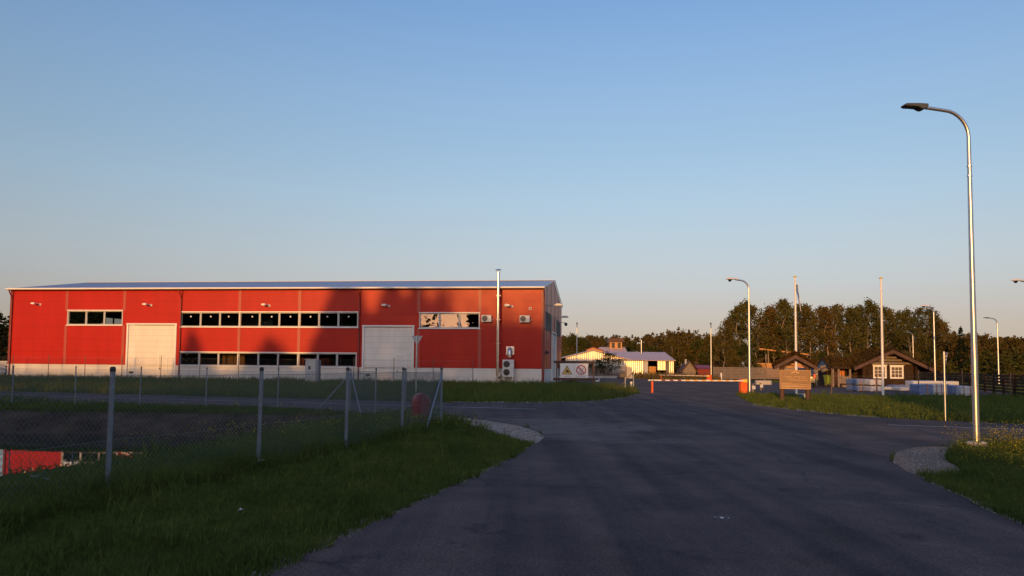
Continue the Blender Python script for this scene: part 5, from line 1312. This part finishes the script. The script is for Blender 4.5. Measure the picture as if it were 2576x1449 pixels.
for k in range(2): proto(('ypine',k), conifer(160+k, 4.0, 1.5, .02, 12, 20, .26, -.25), M['pbark'], M['ypine'])
for k in range(2): proto(('apple',k), broad(170+k, 4.0, 2.1, .25, 46, 26, .22, .2), M['pbark'], M['oliv'])
def tree(name, key, loc, h, label, group, rot=None, wide=1.0):
    base_h = {'birch':10,'gold':8,'oliv':7,'spruce':10,'ypine':4,'apple':4}[key[0]]; s = h/base_h
    t = thing(name, label, "tree", (loc.x, loc.y, 0), rot if rot is not None else random.Random(label).uniform(0, 6.28), group); t.scale = (s*wide, s*wide, s)
    for nm, me in zip(("trunk","crown"), protos[key]):
        o = bpy.data.objects.new(nm, me); C.collection.objects.link(o); o.parent = t
    return t
ordn = ["first","second","third","fourth","fifth","sixth","seventh","eighth","ninth","tenth","eleventh","twelfth","thirteenth","fourteenth","fifteenth","sixteenth","seventeenth","eighteenth","nineteenth","twentieth","twenty-first","twenty-second","twenty-third","twenty-fourth","twenty-fifth","twenty-sixth","twenty-seventh","twenty-eighth","twenty-ninth","thirtieth"]
birch_row = [(1822,800,118),(1842,778,126),(1862,764,120),(1884,757,128),(1905,766,122),(1925,776,132),(1943,768,122),(1962,756,128),(1978,752,120),(1996,764,130),(2018,772,124),(2040,764,120),(2062,770,130),(2082,772,122),(2104,766,124),(2124,763,130),(2146,770,122),(2166,768,128),(2184,754,124),(2202,762,130),(2222,772,122),(2246,775,126),(2268,782,130),(2290,778,120),(2310,774,126),(2332,772,120),(2352,785,124),(2372,806,118)]
for i, (px, py, D) in enumerate(birch_row):
    h = PD(px, py, D).z; tree("birch_tree", ('birch', (i*3) % 5), pl(px, D), h*1.02, f"{ordn[i]} tall birch from the left in the row behind the back fence", "tall birches behind the back fence", wide=1.0)
for i, (px, py, D, k, lab) in enumerate(((1437,838,150,'oliv',"dark round tree right beside the gable end of the red hall"),(1470,855,150,'oliv',"broad dark tree left of the yellowing tree behind the barn"),(1500,856,152,'gold',"yellowing tree behind the left half of the barn roof"),(1552,862,165,'gold',"small yellow-green tree left of the roof lantern"),
        (1690,850,160,'gold',"broad yellowing tree above the right end of the barn roof"),(1722,858,150,'gold',"pointed brownish tree behind the grey plank shed"),(1755,850,150,'oliv',"olive tree behind the low red shed"),(1782,845,146,'gold',"golden tree behind the far end-on street lamp"),(1806,838,142,'oliv',"bushy tree at the left foot of the birch row"),(1704,900,132,'spruce',"small dark round bush right of the barn"),(1640,866,162,'oliv',"olive tree right of the steel flue on the barn"),(1590,864,160,'oliv',"olive tree left of the steel flue on the barn"))):
    tree({'oliv':"broadleaf_tree",'gold':"autumn_tree",'spruce':"evergreen_bush"}[k], (k, i % 2), pl(px, D), PD(px, py, D).z, lab, "trees in front of the distant wood", wide=1.15)
tree("apple_tree", ('apple',0), pl(1531,112.5), PD(1531,893,112.5).z*1.1, "sparse leafy fruit tree in front of the barn gable", None, 1.2, 1.0)
tree("apple_tree", ('apple',1), pl(1500,112.6), PD(1510,908,112.5).z*1.1, "low bushy fruit tree left of the other, over the plank fence", None, 2.0, 1.1)
for i, (px, py, D) in enumerate(((-22,770,112),(-6,786,106),(5,800,118),(17,796,110),(27,812,120),(36,806,112))):
    tree("spruce_tree", ('spruce', i % 3), pl(px, D), PD(px, py, D).z, ("tall dark spruce at the very left edge","dark spruce just right of the left edge one","short dark spruce in the gap by the left edge","pointed dark spruce touching the left end of the hall","dark spruce mostly hidden by the left end of the hall","dark spruce hidden behind the left corner of the hall")[i], "dark spruces beyond the left end of the hall", wide=1.25)
tree("spruce_tree", ('spruce',1), pl(2419,92), PD(2419,822,92).z, "pointed lit conifer between the give-way sign and the foreground lamp", None, .3, .95)
for i, (px, py, D) in enumerate(((2345,905,96),(2368,900,92),(2392,908,90),(2442,898,90),(2462,888,94),(2484,882,96),(2505,892,92),(2530,885,90),(2556,880,94),(2580,884,90))):
    tree("young_pine", ('ypine', i % 2), pl(px, D), PD(px, py, D).z, f"{ordn[i]} young pine from the left behind the dark right fence", "young pines behind the right fence", wide=1.25)
# undergrowth between the birch stems
for i, (px, py, D) in enumerate(((1840,880,114),(1872,870,115),(1890,890,113),(1858,900,112),(2050,900,112),(2070,890,114),(2160,880,110),(2128,900,112),(2345,880,106),(2310,890,108))):
    tree("shrub", ('oliv' if i % 3 else 'gold', i % 2), pl(px, D), PD(px, py, D).z*1.05, f"{ordn[i]} leafy shrub from the left at the foot of the birches", "shrubs at the foot of the birches", wide=1.1)

# distant wood as one mass
def mass(name, rows, mats, seed):
    rng = np.random.default_rng(seed); tr = []; lv = []
    for x, y, h, kind in rows:
        if kind == 'p': a, b = broad(int(rng.integers(1e6)), h, .16*h, .30, 26, 20, .42, 0, .6)
        elif kind == 's': a, b = conifer(int(rng.integers(1e6)), h, .15*h, .05, 12, 9, .5)
        else: a, b = broad(int(rng.integers(1e6)), h, .21*h, .1, 26, 20, .45, .2)
        for L, (v, f) in ((tr, a), (lv, b)): L.append((v + np.array([x, y, 0]), f))
    tv, tf = join(tr); v, f = join(lv); V = np.concatenate([tv, v]); Fq = np.concatenate([tf, f+len(tv)])
    o = big(name, V, Fq, mats); mi = np.zeros(len(Fq), np.int32); mi[len(tf):] = 1; o.data.polygons.foreach_set("material_index", mi); return o
rows = []; rng = np.random.default_rng(3)
for k in range(150):
    px = rng.uniform(1395, 1850); D = rng.uniform(178, 225); py = 846 + 7*math.sin(px*.021) + rng.normal()*4 + (4 if px > 1750 else 0) + (10 if px < 1480 else 0) - 3
    q = pl(px, D); rows.append((q.x, q.y, PD(px, py, 195).z*D/195, 'p' if rng.random() < .75 else 's'))
for k in range(95):
    px = rng.uniform(2340, 2640); D = rng.uniform(105, 150); py = 852 + 5*math.sin(px*.03) + rng.normal()*4.5
    q = pl(px, D); rows.append((q.x, q.y, PD(px, py, D).z, 'p' if rng.random() < .8 else 's'))
for k in range(55):
    px = rng.uniform(1810, 2400); D = rng.uniform(136, 170); q = pl(px, D); rows.append((q.x, q.y, rng.uniform(5.5, 9.5), 'b' if rng.random() < .7 else 'p'))
for k in range(25):
    px = rng.uniform(-120, 20); D = rng.uniform(125, 150); q = pl(px, D); rows.append((q.x, q.y, rng.uniform(6, 8.2), 's'))
fo = mass("forest", rows, [M['pbark'], M['pine']], 9); tag(fo, "distant pine wood closing the view behind the yard", "forest", kind="stuff")

# the wood behind the viewer that throws the evening shade
SD = Vector((LD.y, -LD.x, 0)); TT = -62.0; TAN = math.tan(SUN_EL)
def st(p): return p.x*SD.x + p.y*SD.y, p.x*LD.x + p.y*LD.y
ctl = []
for px, z in ((-60,.3),(22,.2),(140,.0),(300,.1),(312,.1),(325,.6),(345,.9),(360,.3),(372,.0),(436,.0),(452,1.2),(470,3.4),(484,4.5),(500,2.6),(520,1.3),(560,.6),(600,.8),(640,2.0),(674,3.6),(700,3.2),(730,1.7),(748,.8),(770,1.5),(790,3.4),(805,4.8),(828,7.4),(848,8.6),(880,8.2),(903,7.8),(915,6.6),(930,5.6),(948,6.0),(962,7.8),(985,8.6),(1000,7.6),(1020,7.0),(1040,8.6),(1062,7.8),(1082,6.4),(1098,7.6),(1112,7.9),(1128,6.2),(1150,5.4),(1180,5.3),(1220,5.1),(1300,4.9),(1366,4.8)):
    xw = W(px, 850)[0]; s, t_ = st(HM @ Vector((xw, 0, 0))); ctl.append((s, z + TAN*(t_-TT)))
for px, py in ((1500,975),(1570,990),(1640,1004),(1700,1012),(1850,1040),(2000,1062),(2150,1085),(2235,1120),(2262,1180),(2350,1232),(2470,1275)):
    s, t_ = st(P(px, py)); ctl.append((s, TAN*(t_-TT)))
s, t_ = st(PD(1440, 930, 60)); ctl.append((s, 2.6 + TAN*(t_-TT)))
ctl += [(-200,20),(-95,21),(-72,19),(5.5, TAN*(14-TT)), (6.9, TAN*(16-TT)), (7.9, TAN*(44-TT)), (9.2, TAN*(62-TT)), (14, TAN*(66-TT)), (22, TAN*(58-TT)), (34, TAN*(66-TT)), (60, TAN*(66-TT))]
ctl.sort(); cs = np.array([c[0] for c in ctl]); ch = np.array([c[1] for c in ctl])
rng = np.random.default_rng(21); parts = []
n1 = 80000; s = rng.uniform(-155, 62, n1); H = np.interp(s, cs, ch); tt = TT + rng.uniform(-5, 5, n1)
z = H*rng.uniform(0, 1, n1)**.9 - .5; z = np.minimum(z, H-.75)
cen = np.stack([s*SD.x+tt*LD.x, s*SD.y+tt*LD.y, np.maximum(z, .2)], 1); gap = lambda c: ~((np.abs(c[:,0]*SD.x+c[:,1]*SD.y+33.6) < 6.2) & (c[:,2] > 9.6+np.clip(-36-(c[:,0]*SD.x+c[:,1]*SD.y),0,9)*.55+.5*np.sin(c[:,0]*2.2)) & (c[:,2] < 14.6) & (rng.uniform(size=len(c)) > .03))  # opening cut in the foliage so the upper right window mirrors bright sky
parts.append(leaf_quads(cen[gap(cen)], 1.35, rng))
n2 = 64000; s = rng.uniform(-155, 62, n2); H = np.interp(s, cs, ch); tt = TT + rng.uniform(-1.5, 1.5, n2)
z = H - .12 - np.abs(rng.normal(size=n2))*.75
cen = np.stack([s*SD.x+tt*LD.x, s*SD.y+tt*LD.y, z], 1); parts.append(leaf_quads(cen, .42, rng))
n5 = 26000; s = rng.uniform(-70, -9, n5); H = np.interp(s, cs, ch); tt = TT + rng.uniform(-3, 3, n5)          # thin twigs above the crowns soften the shade
z = H + 3.0*rng.uniform(0, 1, n5)**2.3*np.where(s > -26, 1.0, .35) - .2
k = (rng.uniform(size=n5) < np.where(s > -26, .30, .12)); cen = np.stack([s*SD.x+tt*LD.x, s*SD.y+tt*LD.y, z], 1)[k]; parts.append(leaf_quads(cen, .34, rng))
n4 = 7000; s = rng.uniform(-46, -22, n4); tt = -20 + rng.uniform(-1.5, 1.5, n4); z = rng.uniform(0, 1, n4)*(7.6+.5*np.sin(s*1.9))  # unseen low belt added to stop sun that the opening lets through
parts.append(leaf_quads(np.stack([s*SD.x+tt*LD.x, s*SD.y+tt*LD.y, z], 1), .7, rng))
n3 = 9000; s = rng.uniform(-185, -84, n3); tt = -235 + rng.uniform(-6, 6, n3); z = rng.uniform(0, 1, n3)**.8*(27 + 3*np.sin(s*.6) + 2*np.sin(s*1.7))  # unseen far row added to darken what the office windows mirror
parts.append(leaf_quads(np.stack([s*SD.x+tt*LD.x, s*SD.y+tt*LD.y, z], 1), 2.2, rng))
V, Fq = join(parts); bo_ = big("woodland", V, Fq, M['oliv']); tag(bo_, "belt of trees behind the viewer, with rows added for shade and dark window reflections", "woodland", kind="stuff")

# ---------------------------------------------------------------- grass, weeds and flowers
def blades(x, y, h, wd, rng, seg=2, lean=.5):
    n = len(x); z0 = ground_z(x, y); an = rng.uniform(0, 2*math.pi, n); ln = rng.uniform(.1, lean, n)*h; la = rng.uniform(0, 2*math.pi, n)
    dx, dy = np.cos(an)*wd/2, np.sin(an)*wd/2; tx, ty = np.cos(la)*ln, np.sin(la)*ln
    b0 = np.stack([x-dx, y-dy, z0-.02], 1); b1 = np.stack([x+dx, y+dy, z0-.02], 1)
    m0 = np.stack([x-dx*.75+tx*.35, y-dy*.75+ty*.35, z0+h*.6], 1); m1 = np.stack([x+dx*.75+tx*.35, y+dy*.75+ty*.35, z0+h*.6], 1)
    t0 = np.stack([x+tx-dx*.1, y+ty-dy*.1, z0+h], 1); t1 = np.stack([x+tx+dx*.1, y+ty+dy*.1, z0+h], 1)
    V = np.stack([b0,b1,m1,m0,t1,t0], 1).reshape(-1,3); i = np.arange(n)[:,None]*6
    return V, np.concatenate([i+np.array([[0,1,2,3]]), i+np.array([[3,2,4,5]])])
hall_poly = [tuple((HM @ Vector(q)).xy) for q in ((-.1,-.1,0),(HL+.2,-.1,0),(HL+.2,HW,0),(-.1,HW,0))]
def free(x, y, gap=0.0):
    ok = ~inpoly(x, y, road_poly) & ~inpoly(x, y, hall_poly)
    for g in gravel_polys[:2]: ok &= ~inpoly(x, y, g)
    return ok
def patchy(x, y): return .5 + .5*np.sin(x*1.9+np.sin(y*1.3)*1.7)*np.cos(y*1.6+np.sin(x*.9)*2)
def scatter(x0, x1, y0, y1, dens, hmin, hmax, wd, rng, cond=None, clump=0.0, lean=.6):
    n = int((x1-x0)*(y1-y0)*dens); x = rng.uniform(x0, x1, n); y = rng.uniform(y0, y1, n)
    k = np.abs(x) < y*.70 + 2.5
    x, y = x[k], y[k]; k = free(x, y); x, y = x[k], y[k]
    if cond is not None: k = cond(x, y, rng); x, y = x[k], y[k]
    pit = pit_depth(x, y); p = patchy(x, y); h = (hmin + (hmax-hmin)*rng.uniform(0, 1, len(x))**1.6)*(.55+.75*p)
    h = np.where((x < -4.8) & (y < 29.5 - .12*(x+6)), np.minimum(h, np.where(y > 20, .13, .07 + .10*np.clip((nearline(x, y)-x)*-.4+1.2, 0, 1))), h)
    return blades(x, y, h, wd*rng.uniform(.6, 1.3, len(x)), rng, lean=lean)
rng = np.random.default_rng(31)
def nearline(x, y): return -4.7 + (y-9.2)*.259
above = lambda x, y, r: ground_z(x, y) > -.73
soil_keep = lambda x, y, r: (ground_z(x, y) > -.68) & ~((y > 22.2 - .12*(x+6)) & (y < 27.2 - .12*(x+6)) & (pit_depth(x, y) > .10) & (r.uniform(size=len(x)) > .06))
def verge(x, y, r): return (ground_z(x, y) > -.05) & (np.abs(x-nearline(x, y)) > 0)
G = []
mown = lambda x, y, r: (x > nearline(x, y)+.35)
wild = lambda x, y, r: (x <= nearline(x, y)+.5) & soil_keep(x, y, r)
def edge_dist_ok(x, y, r): return r.uniform(size=len(x)) < 1
G.append(scatter(-5.5, 1.0, 3.2, 10, 5200, .03, .13, .006, rng, mown))
G.append(scatter(-4.5, 1.5, 10, 21.5, 2600, .03, .13, .009, rng, mown))
G.append(scatter(-9, -2.5, 5, 12, 2600, .08, .42, .008, rng, wild))
G.append(scatter(-13, -1, 12, 20, 1500, .08, .38, .011, rng, wild))
G.append(scatter(-26, -1, 20, 29, 620, .08, .40, .016, rng, wild))
G.append(scatter(-36, -2.5, 27, 36, 360, .10, .42, .020, rng, lambda x, y, r: soil_keep(x, y, r)))
G.append(scatter(-62, 8, 34, 73, 62, .10, .36, .036, rng))
G.append(scatter(-62, 8, 34, 73, 26, .25, .60, .030, rng))
G.append(scatter(8, 34, 22, 52, 120, .06, .20, .028, rng))
G.append(scatter(30, 52, 26, 95, 40, .08, .30, .04, rng))
G.append(scatter(5, 16, 6, 18.5, 1900, .04, .20, .010, rng))
def tufts(x0, x1, y0, y1, dens, hmin, hmax, nb, wd, rng, cond):
    n = int((x1-x0)*(y1-y0)*dens); x = rng.uniform(x0, x1, n); y = rng.uniform(y0, y1, n); k = np.abs(x) < y*.70+2.5; x, y = x[k], y[k]; k = free(x, y); x, y = x[k], y[k]; k = cond(x, y, rng); x, y = x[k], y[k]
    h = hmin+(hmax-hmin)*rng.uniform(0, 1, len(x))**2.2; hh = np.repeat(h, nb)*rng.uniform(.6, 1.1, len(x)*nb); r_ = np.repeat(h, nb)*.22
    xx = np.repeat(x, nb)+rng.normal(size=len(hh))*r_; yy = np.repeat(y, nb)+rng.normal(size=len(hh))*r_; k = free(xx, yy)
    return blades(xx[k], yy[k], hh[k], wd*rng.uniform(.6, 1.4, int(k.sum())), rng, lean=.95)
G.append(tufts(-5.5, 1.5, 3.2, 11, 11, .10, .34, 16, .013, rng, mown))
G.append(tufts(-4.5, 1.5, 11, 22, 8, .10, .36, 14, .017, rng, mown))
G.append(tufts(-8, -2.2, 5, 12, 14, .14, .55, 16, .014, rng, lambda x, y, r: (x <= nearline(x, y)+.6) & (x > -5.6)))
G.append(tufts(-12, -1.5, 12, 23, 8, .14, .45, 14, .018, rng, lambda x, y, r: wild(x, y, r) & (pit_depth(x, y) < .12)))
G.append(tufts(4, 16, 6, 18.5, 7, .10, .34, 14, .015, rng, lambda x, y, r: x > 0))
G.append(tufts(8, 32, 24, 50, 2.2, .12, .42, 12, .03, rng, lambda x, y, r: x > 0))
G.append(tufts(-60, 8, 36, 71, 1.3, .2, .7, 12, .04, rng, lambda x, y, r: y > 0))
V, Fq = join(G)
grassm = leaf_mat("grass_blades", (.052,.084,.026), (.125,.150,.048), .3, .8)
go_ = big("grass", V, Fq, grassm); tag(go_, "green verge grass with longer tufts near the fence and pond", "grass", kind="stuff")
G = [scatter(-62, 8, 40, 62, 16, .3, .62, .028, rng, lambda x, y, r: patchy(x*.35, y*.5) > .55), scatter(14, 27, 99, 118, 16, .3, 1.0, .06, rng), scatter(14, 24, 112, 126, 14, .4, 1.1, .07, rng)]
V, Fq = join(G); dry = big("dry_grass", V, Fq, leaf_mat("dry_grass_blades", (.10,.066,.030), (.20,.13,.06), .3, .6)); tag(dry, "tall dry grass with reddish seed heads around the yard", "grass", kind="stuff")
# broad-leaved weeds
def weeds(x, y, h, per, leaf, rng):
    n = len(x); z0 = ground_z(x, y); c = np.repeat(np.stack([x, y, z0], 1), per, 0); hh = np.repeat(h, per)
    c = c + rng.normal(size=c.shape)*np.stack([hh*.28, hh*.28, hh*0], 1); c[:,2] += hh*rng.uniform(.15, 1, len(c)); return leaf_quads(c, leaf, rng)
def pts_in(x0, x1, y0, y1, n, cond, rng):
    x = rng.uniform(x0, x1, n); y = rng.uniform(y0, y1, n); k = free(x, y) & cond(x, y, rng); return x[k], y[k]
WD = []
x, y = pts_in(-9, -2, 6, 20, 1700, wild, rng); WD.append(weeds(x, y, rng.uniform(.06,.18,len(x)), 9, .045, rng))
x, y = pts_in(-34, -2, 25, 34, 1700, lambda x, y, r: (pit_depth(x, y) < .05), rng); WD.append(weeds(x, y, rng.uniform(.10,.34,len(x))*np.where((x < -6) & (y < 29.5-.12*(x+6)), .5, 1), 10, .08, rng))
x, y = pts_in(-12, -2, 16, 26, 900, wild, rng); WD.append(weeds(x, y, rng.uniform(.12,.4,len(x))*np.where(x < -6, .5, 1), 10, .07, rng))
frn = [g2(*q) for q in [(2380,1165),(2400,1135),(2440,1122),(2600,1122),(2600,1245),(2520,1235),(2440,1210)]]
x, y = pts_in(6, 16, 8, 18.5, 5200, lambda x, y, r: inpoly(x, y, frn) & (patchy(x*1.3, y*1.3) > .25), rng); WD.append(weeds(x, y, rng.uniform(.10,.40,len(x)), 9, .035, rng)); fxy = (x, y)
x2, y2 = pts_in(9, 20, 24, 36, 700, lambda x, y, r: (np.abs(y - (np.interp(x, [q[0] for q in isl_front[3:]], [q[1] for q in isl_front[3:]]))-1.2) < 1.0), rng); WD.append(weeds(x2, y2, rng.uniform(.2,.5,len(x2)), 9, .09, rng))
x4, y4 = pts_in(-3.5, 1.0, 17, 23.5, 420, lambda x, y, r: x > -3, rng); WD.append(weeds(x4, y4, rng.uniform(.08,.28,len(x4)), 10, .055, rng))
V, Fq = join(WD); wo_ = big("weeds", V, Fq, leaf_mat("weed_leaves", (.042,.064,.022), (.105,.115,.036), .3, .9)); tag(wo_, "leafy weeds among the grass by the pond, road corner and lamp", "weeds", kind="stuff")
# yellow flower heads and pale umbels on stems
FL = []; ST = []
def flowers(x, y, h, per, size, rng, sink=FL):
    n = len(x); z0 = ground_z(x, y); c = np.repeat(np.stack([x, y, z0+h], 1), per, 0); hh = np.repeat(h, per); c = c + rng.normal(size=c.shape)*np.stack([hh*.16, hh*.16, hh*.12], 1); sink.append(leaf_quads(c, size, rng)); ST.append(blades(x, y, h, np.full(n, .008), rng, lean=.25))
k = rng.uniform(size=len(fxy[0])) < .42; flowers(fxy[0][k], fxy[1][k], rng.uniform(.26,.55,int(k.sum())), 10, .023, rng)
k = rng.uniform(size=len(x2)) < .14; flowers(x2[k], y2[k], rng.uniform(.25,.5,int(k.sum())), 4, .035, rng)
k = rng.uniform(size=len(x4)) < .35; flowers(x4[k], y4[k], rng.uniform(.16,.36,int(k.sum())), 7, .022, rng)
x, y = pts_in(-28, -2, 24, 31, 420, lambda x, y, r: (pit_depth(x, y) < .06) & (y > nearline(x, y)*0+24), rng); flowers(x, y, np.where(x < -6, .22, .4)*rng.uniform(.7,1.3,len(x)), 5, .035, rng)
x, y = pts_in(-7, -2, 14, 22, 150, lambda x, y, r: wild(x, y, r) & (pit_depth(x, y) < .3), rng); flowers(x, y, rng.uniform(.3,.5,len(x)), 5, .028, rng)
V, Fq = join(FL); f1 = big("yellow_flowers", V, Fq, leaf_mat("yellow_petals", (.34,.24,.015), (.62,.46,.05), .3, 3)); tag(f1, "yellow flower heads by the lamp, road corner and pond bank", "flowers", kind="stuff")
UM = []
for px, py in ((84,1247),(100,1244),(112,1256),(655,1196)):
    p = P(px, py+22); n = 16; a = rng.uniform(0, 6.28, n); r_ = np.sqrt(rng.uniform(0, 1, n))*.055; hgt = .32; c = np.stack([p.x+r_*np.cos(a), p.y+r_*np.sin(a), np.full(n, float(ground_z(p.x, p.y))+hgt)+rng.normal(size=n)*.006], 1); UM.append(leaf_quads(c, .022, rng)); ST.append(blades(np.array([p.x]), np.array([p.y]), np.array([hgt]), np.array([.006]), rng, lean=.15))
V, Fq = join(UM); f2_ = big("white_umbels", V, Fq, leaf_mat("white_petals", (.22,.22,.20), (.34,.34,.32), .3, 3)); tag(f2_, "small white umbel flowers in the left foreground grass", "flowers", kind="stuff")
V, Fq = join(ST); s1 = big("flower_stems", V, Fq, grassm); tag(s1, "thin stems under the yellow and white flowers", "weeds", kind="stuff")
# sod growing on the cabin, annex and board roofs
def sod(parent, segs, n, h, rng):
    V = []
    for (xa, za, xb, zb, y0, y1, axis_) in segs:
        u = rng.uniform(0, 1, n); yy = rng.uniform(y0, y1, n); xx = xa+(xb-xa)*u; zz = za+(zb-za)*u
        c = np.stack([xx, yy, zz], 1) if axis_ == 'x' else np.stack([yy, xx, zz], 1)
        c[:,2] += rng.uniform(0, 1, n)**2*h; V.append(leaf_quads(c, .16, rng))
    v, f = join(V); return big("sod", v, f, M['sod'], parent)
sod(cabin, [(xl,zl,0,az_,-.9,4.8,'x'),(0,az_,xr,zr,-.9,4.8,'x')], 6500, .30, rng)
sod(cabin, [(-.15,ze,1.5,zt,rA0+.1,rA1,'y')], 3000, .22, rng)
kio = bpy.data.objects["info_board"]
sod(kio, [(-1.0,1.72,0,2.30,-.25,.8,'x'),(0,2.30,1.0,1.72,-.25,.8,'x')], 2600, .14, rng)
# loose stones on the gravel corners
SP = []
for g, n in ((gravel_polys[0], 1100), (gravel_polys[1], 2600), (gravel_polys[4], 900), (gravel_polys[5], 900)):
    xs = [q[0] for q in g]; ys = [q[1] for q in g]; x = rng.uniform(min(xs), max(xs), n*3); y = rng.uniform(min(ys), max(ys), n*3); k = inpoly(x, y, g); x, y = x[k][:n], y[k][:n]
    r_ = rng.uniform(.008, .024, len(x)); o_ = np.array([[1,0,0],[0,1,0],[-1,0,0],[0,-1,0],[0,0,.8],[0,0,-.5]]); an = rng.uniform(0, 6.28, len(x)); ca_, sa_ = np.cos(an), np.sin(an)
    Vp = np.stack([np.stack([x+r_*(q[0]*ca_-q[1]*sa_)*rng.uniform(.6,1.3,len(x)), y+r_*(q[0]*sa_+q[1]*ca_), .022+r_*q[2]*np.ones(len(x))], 1) for q in o_], 1).reshape(-1,3)
    i = np.arange(len(x))[:,None]*6; Fp = np.concatenate([i+np.array([[a_,b_,4]]) for a_, b_ in ((0,1),(1,2),(2,3),(3,0))]); SP.append((Vp, Fp))
V, Fq = join(SP); s2 = big("loose_stones", V, Fq, pm("pebble", (.21,.155,.115), .9, var=.6, vs=30)); tag(s2, "loose pebbles on the gravel corners and road edges", "stones", kind="stuff")
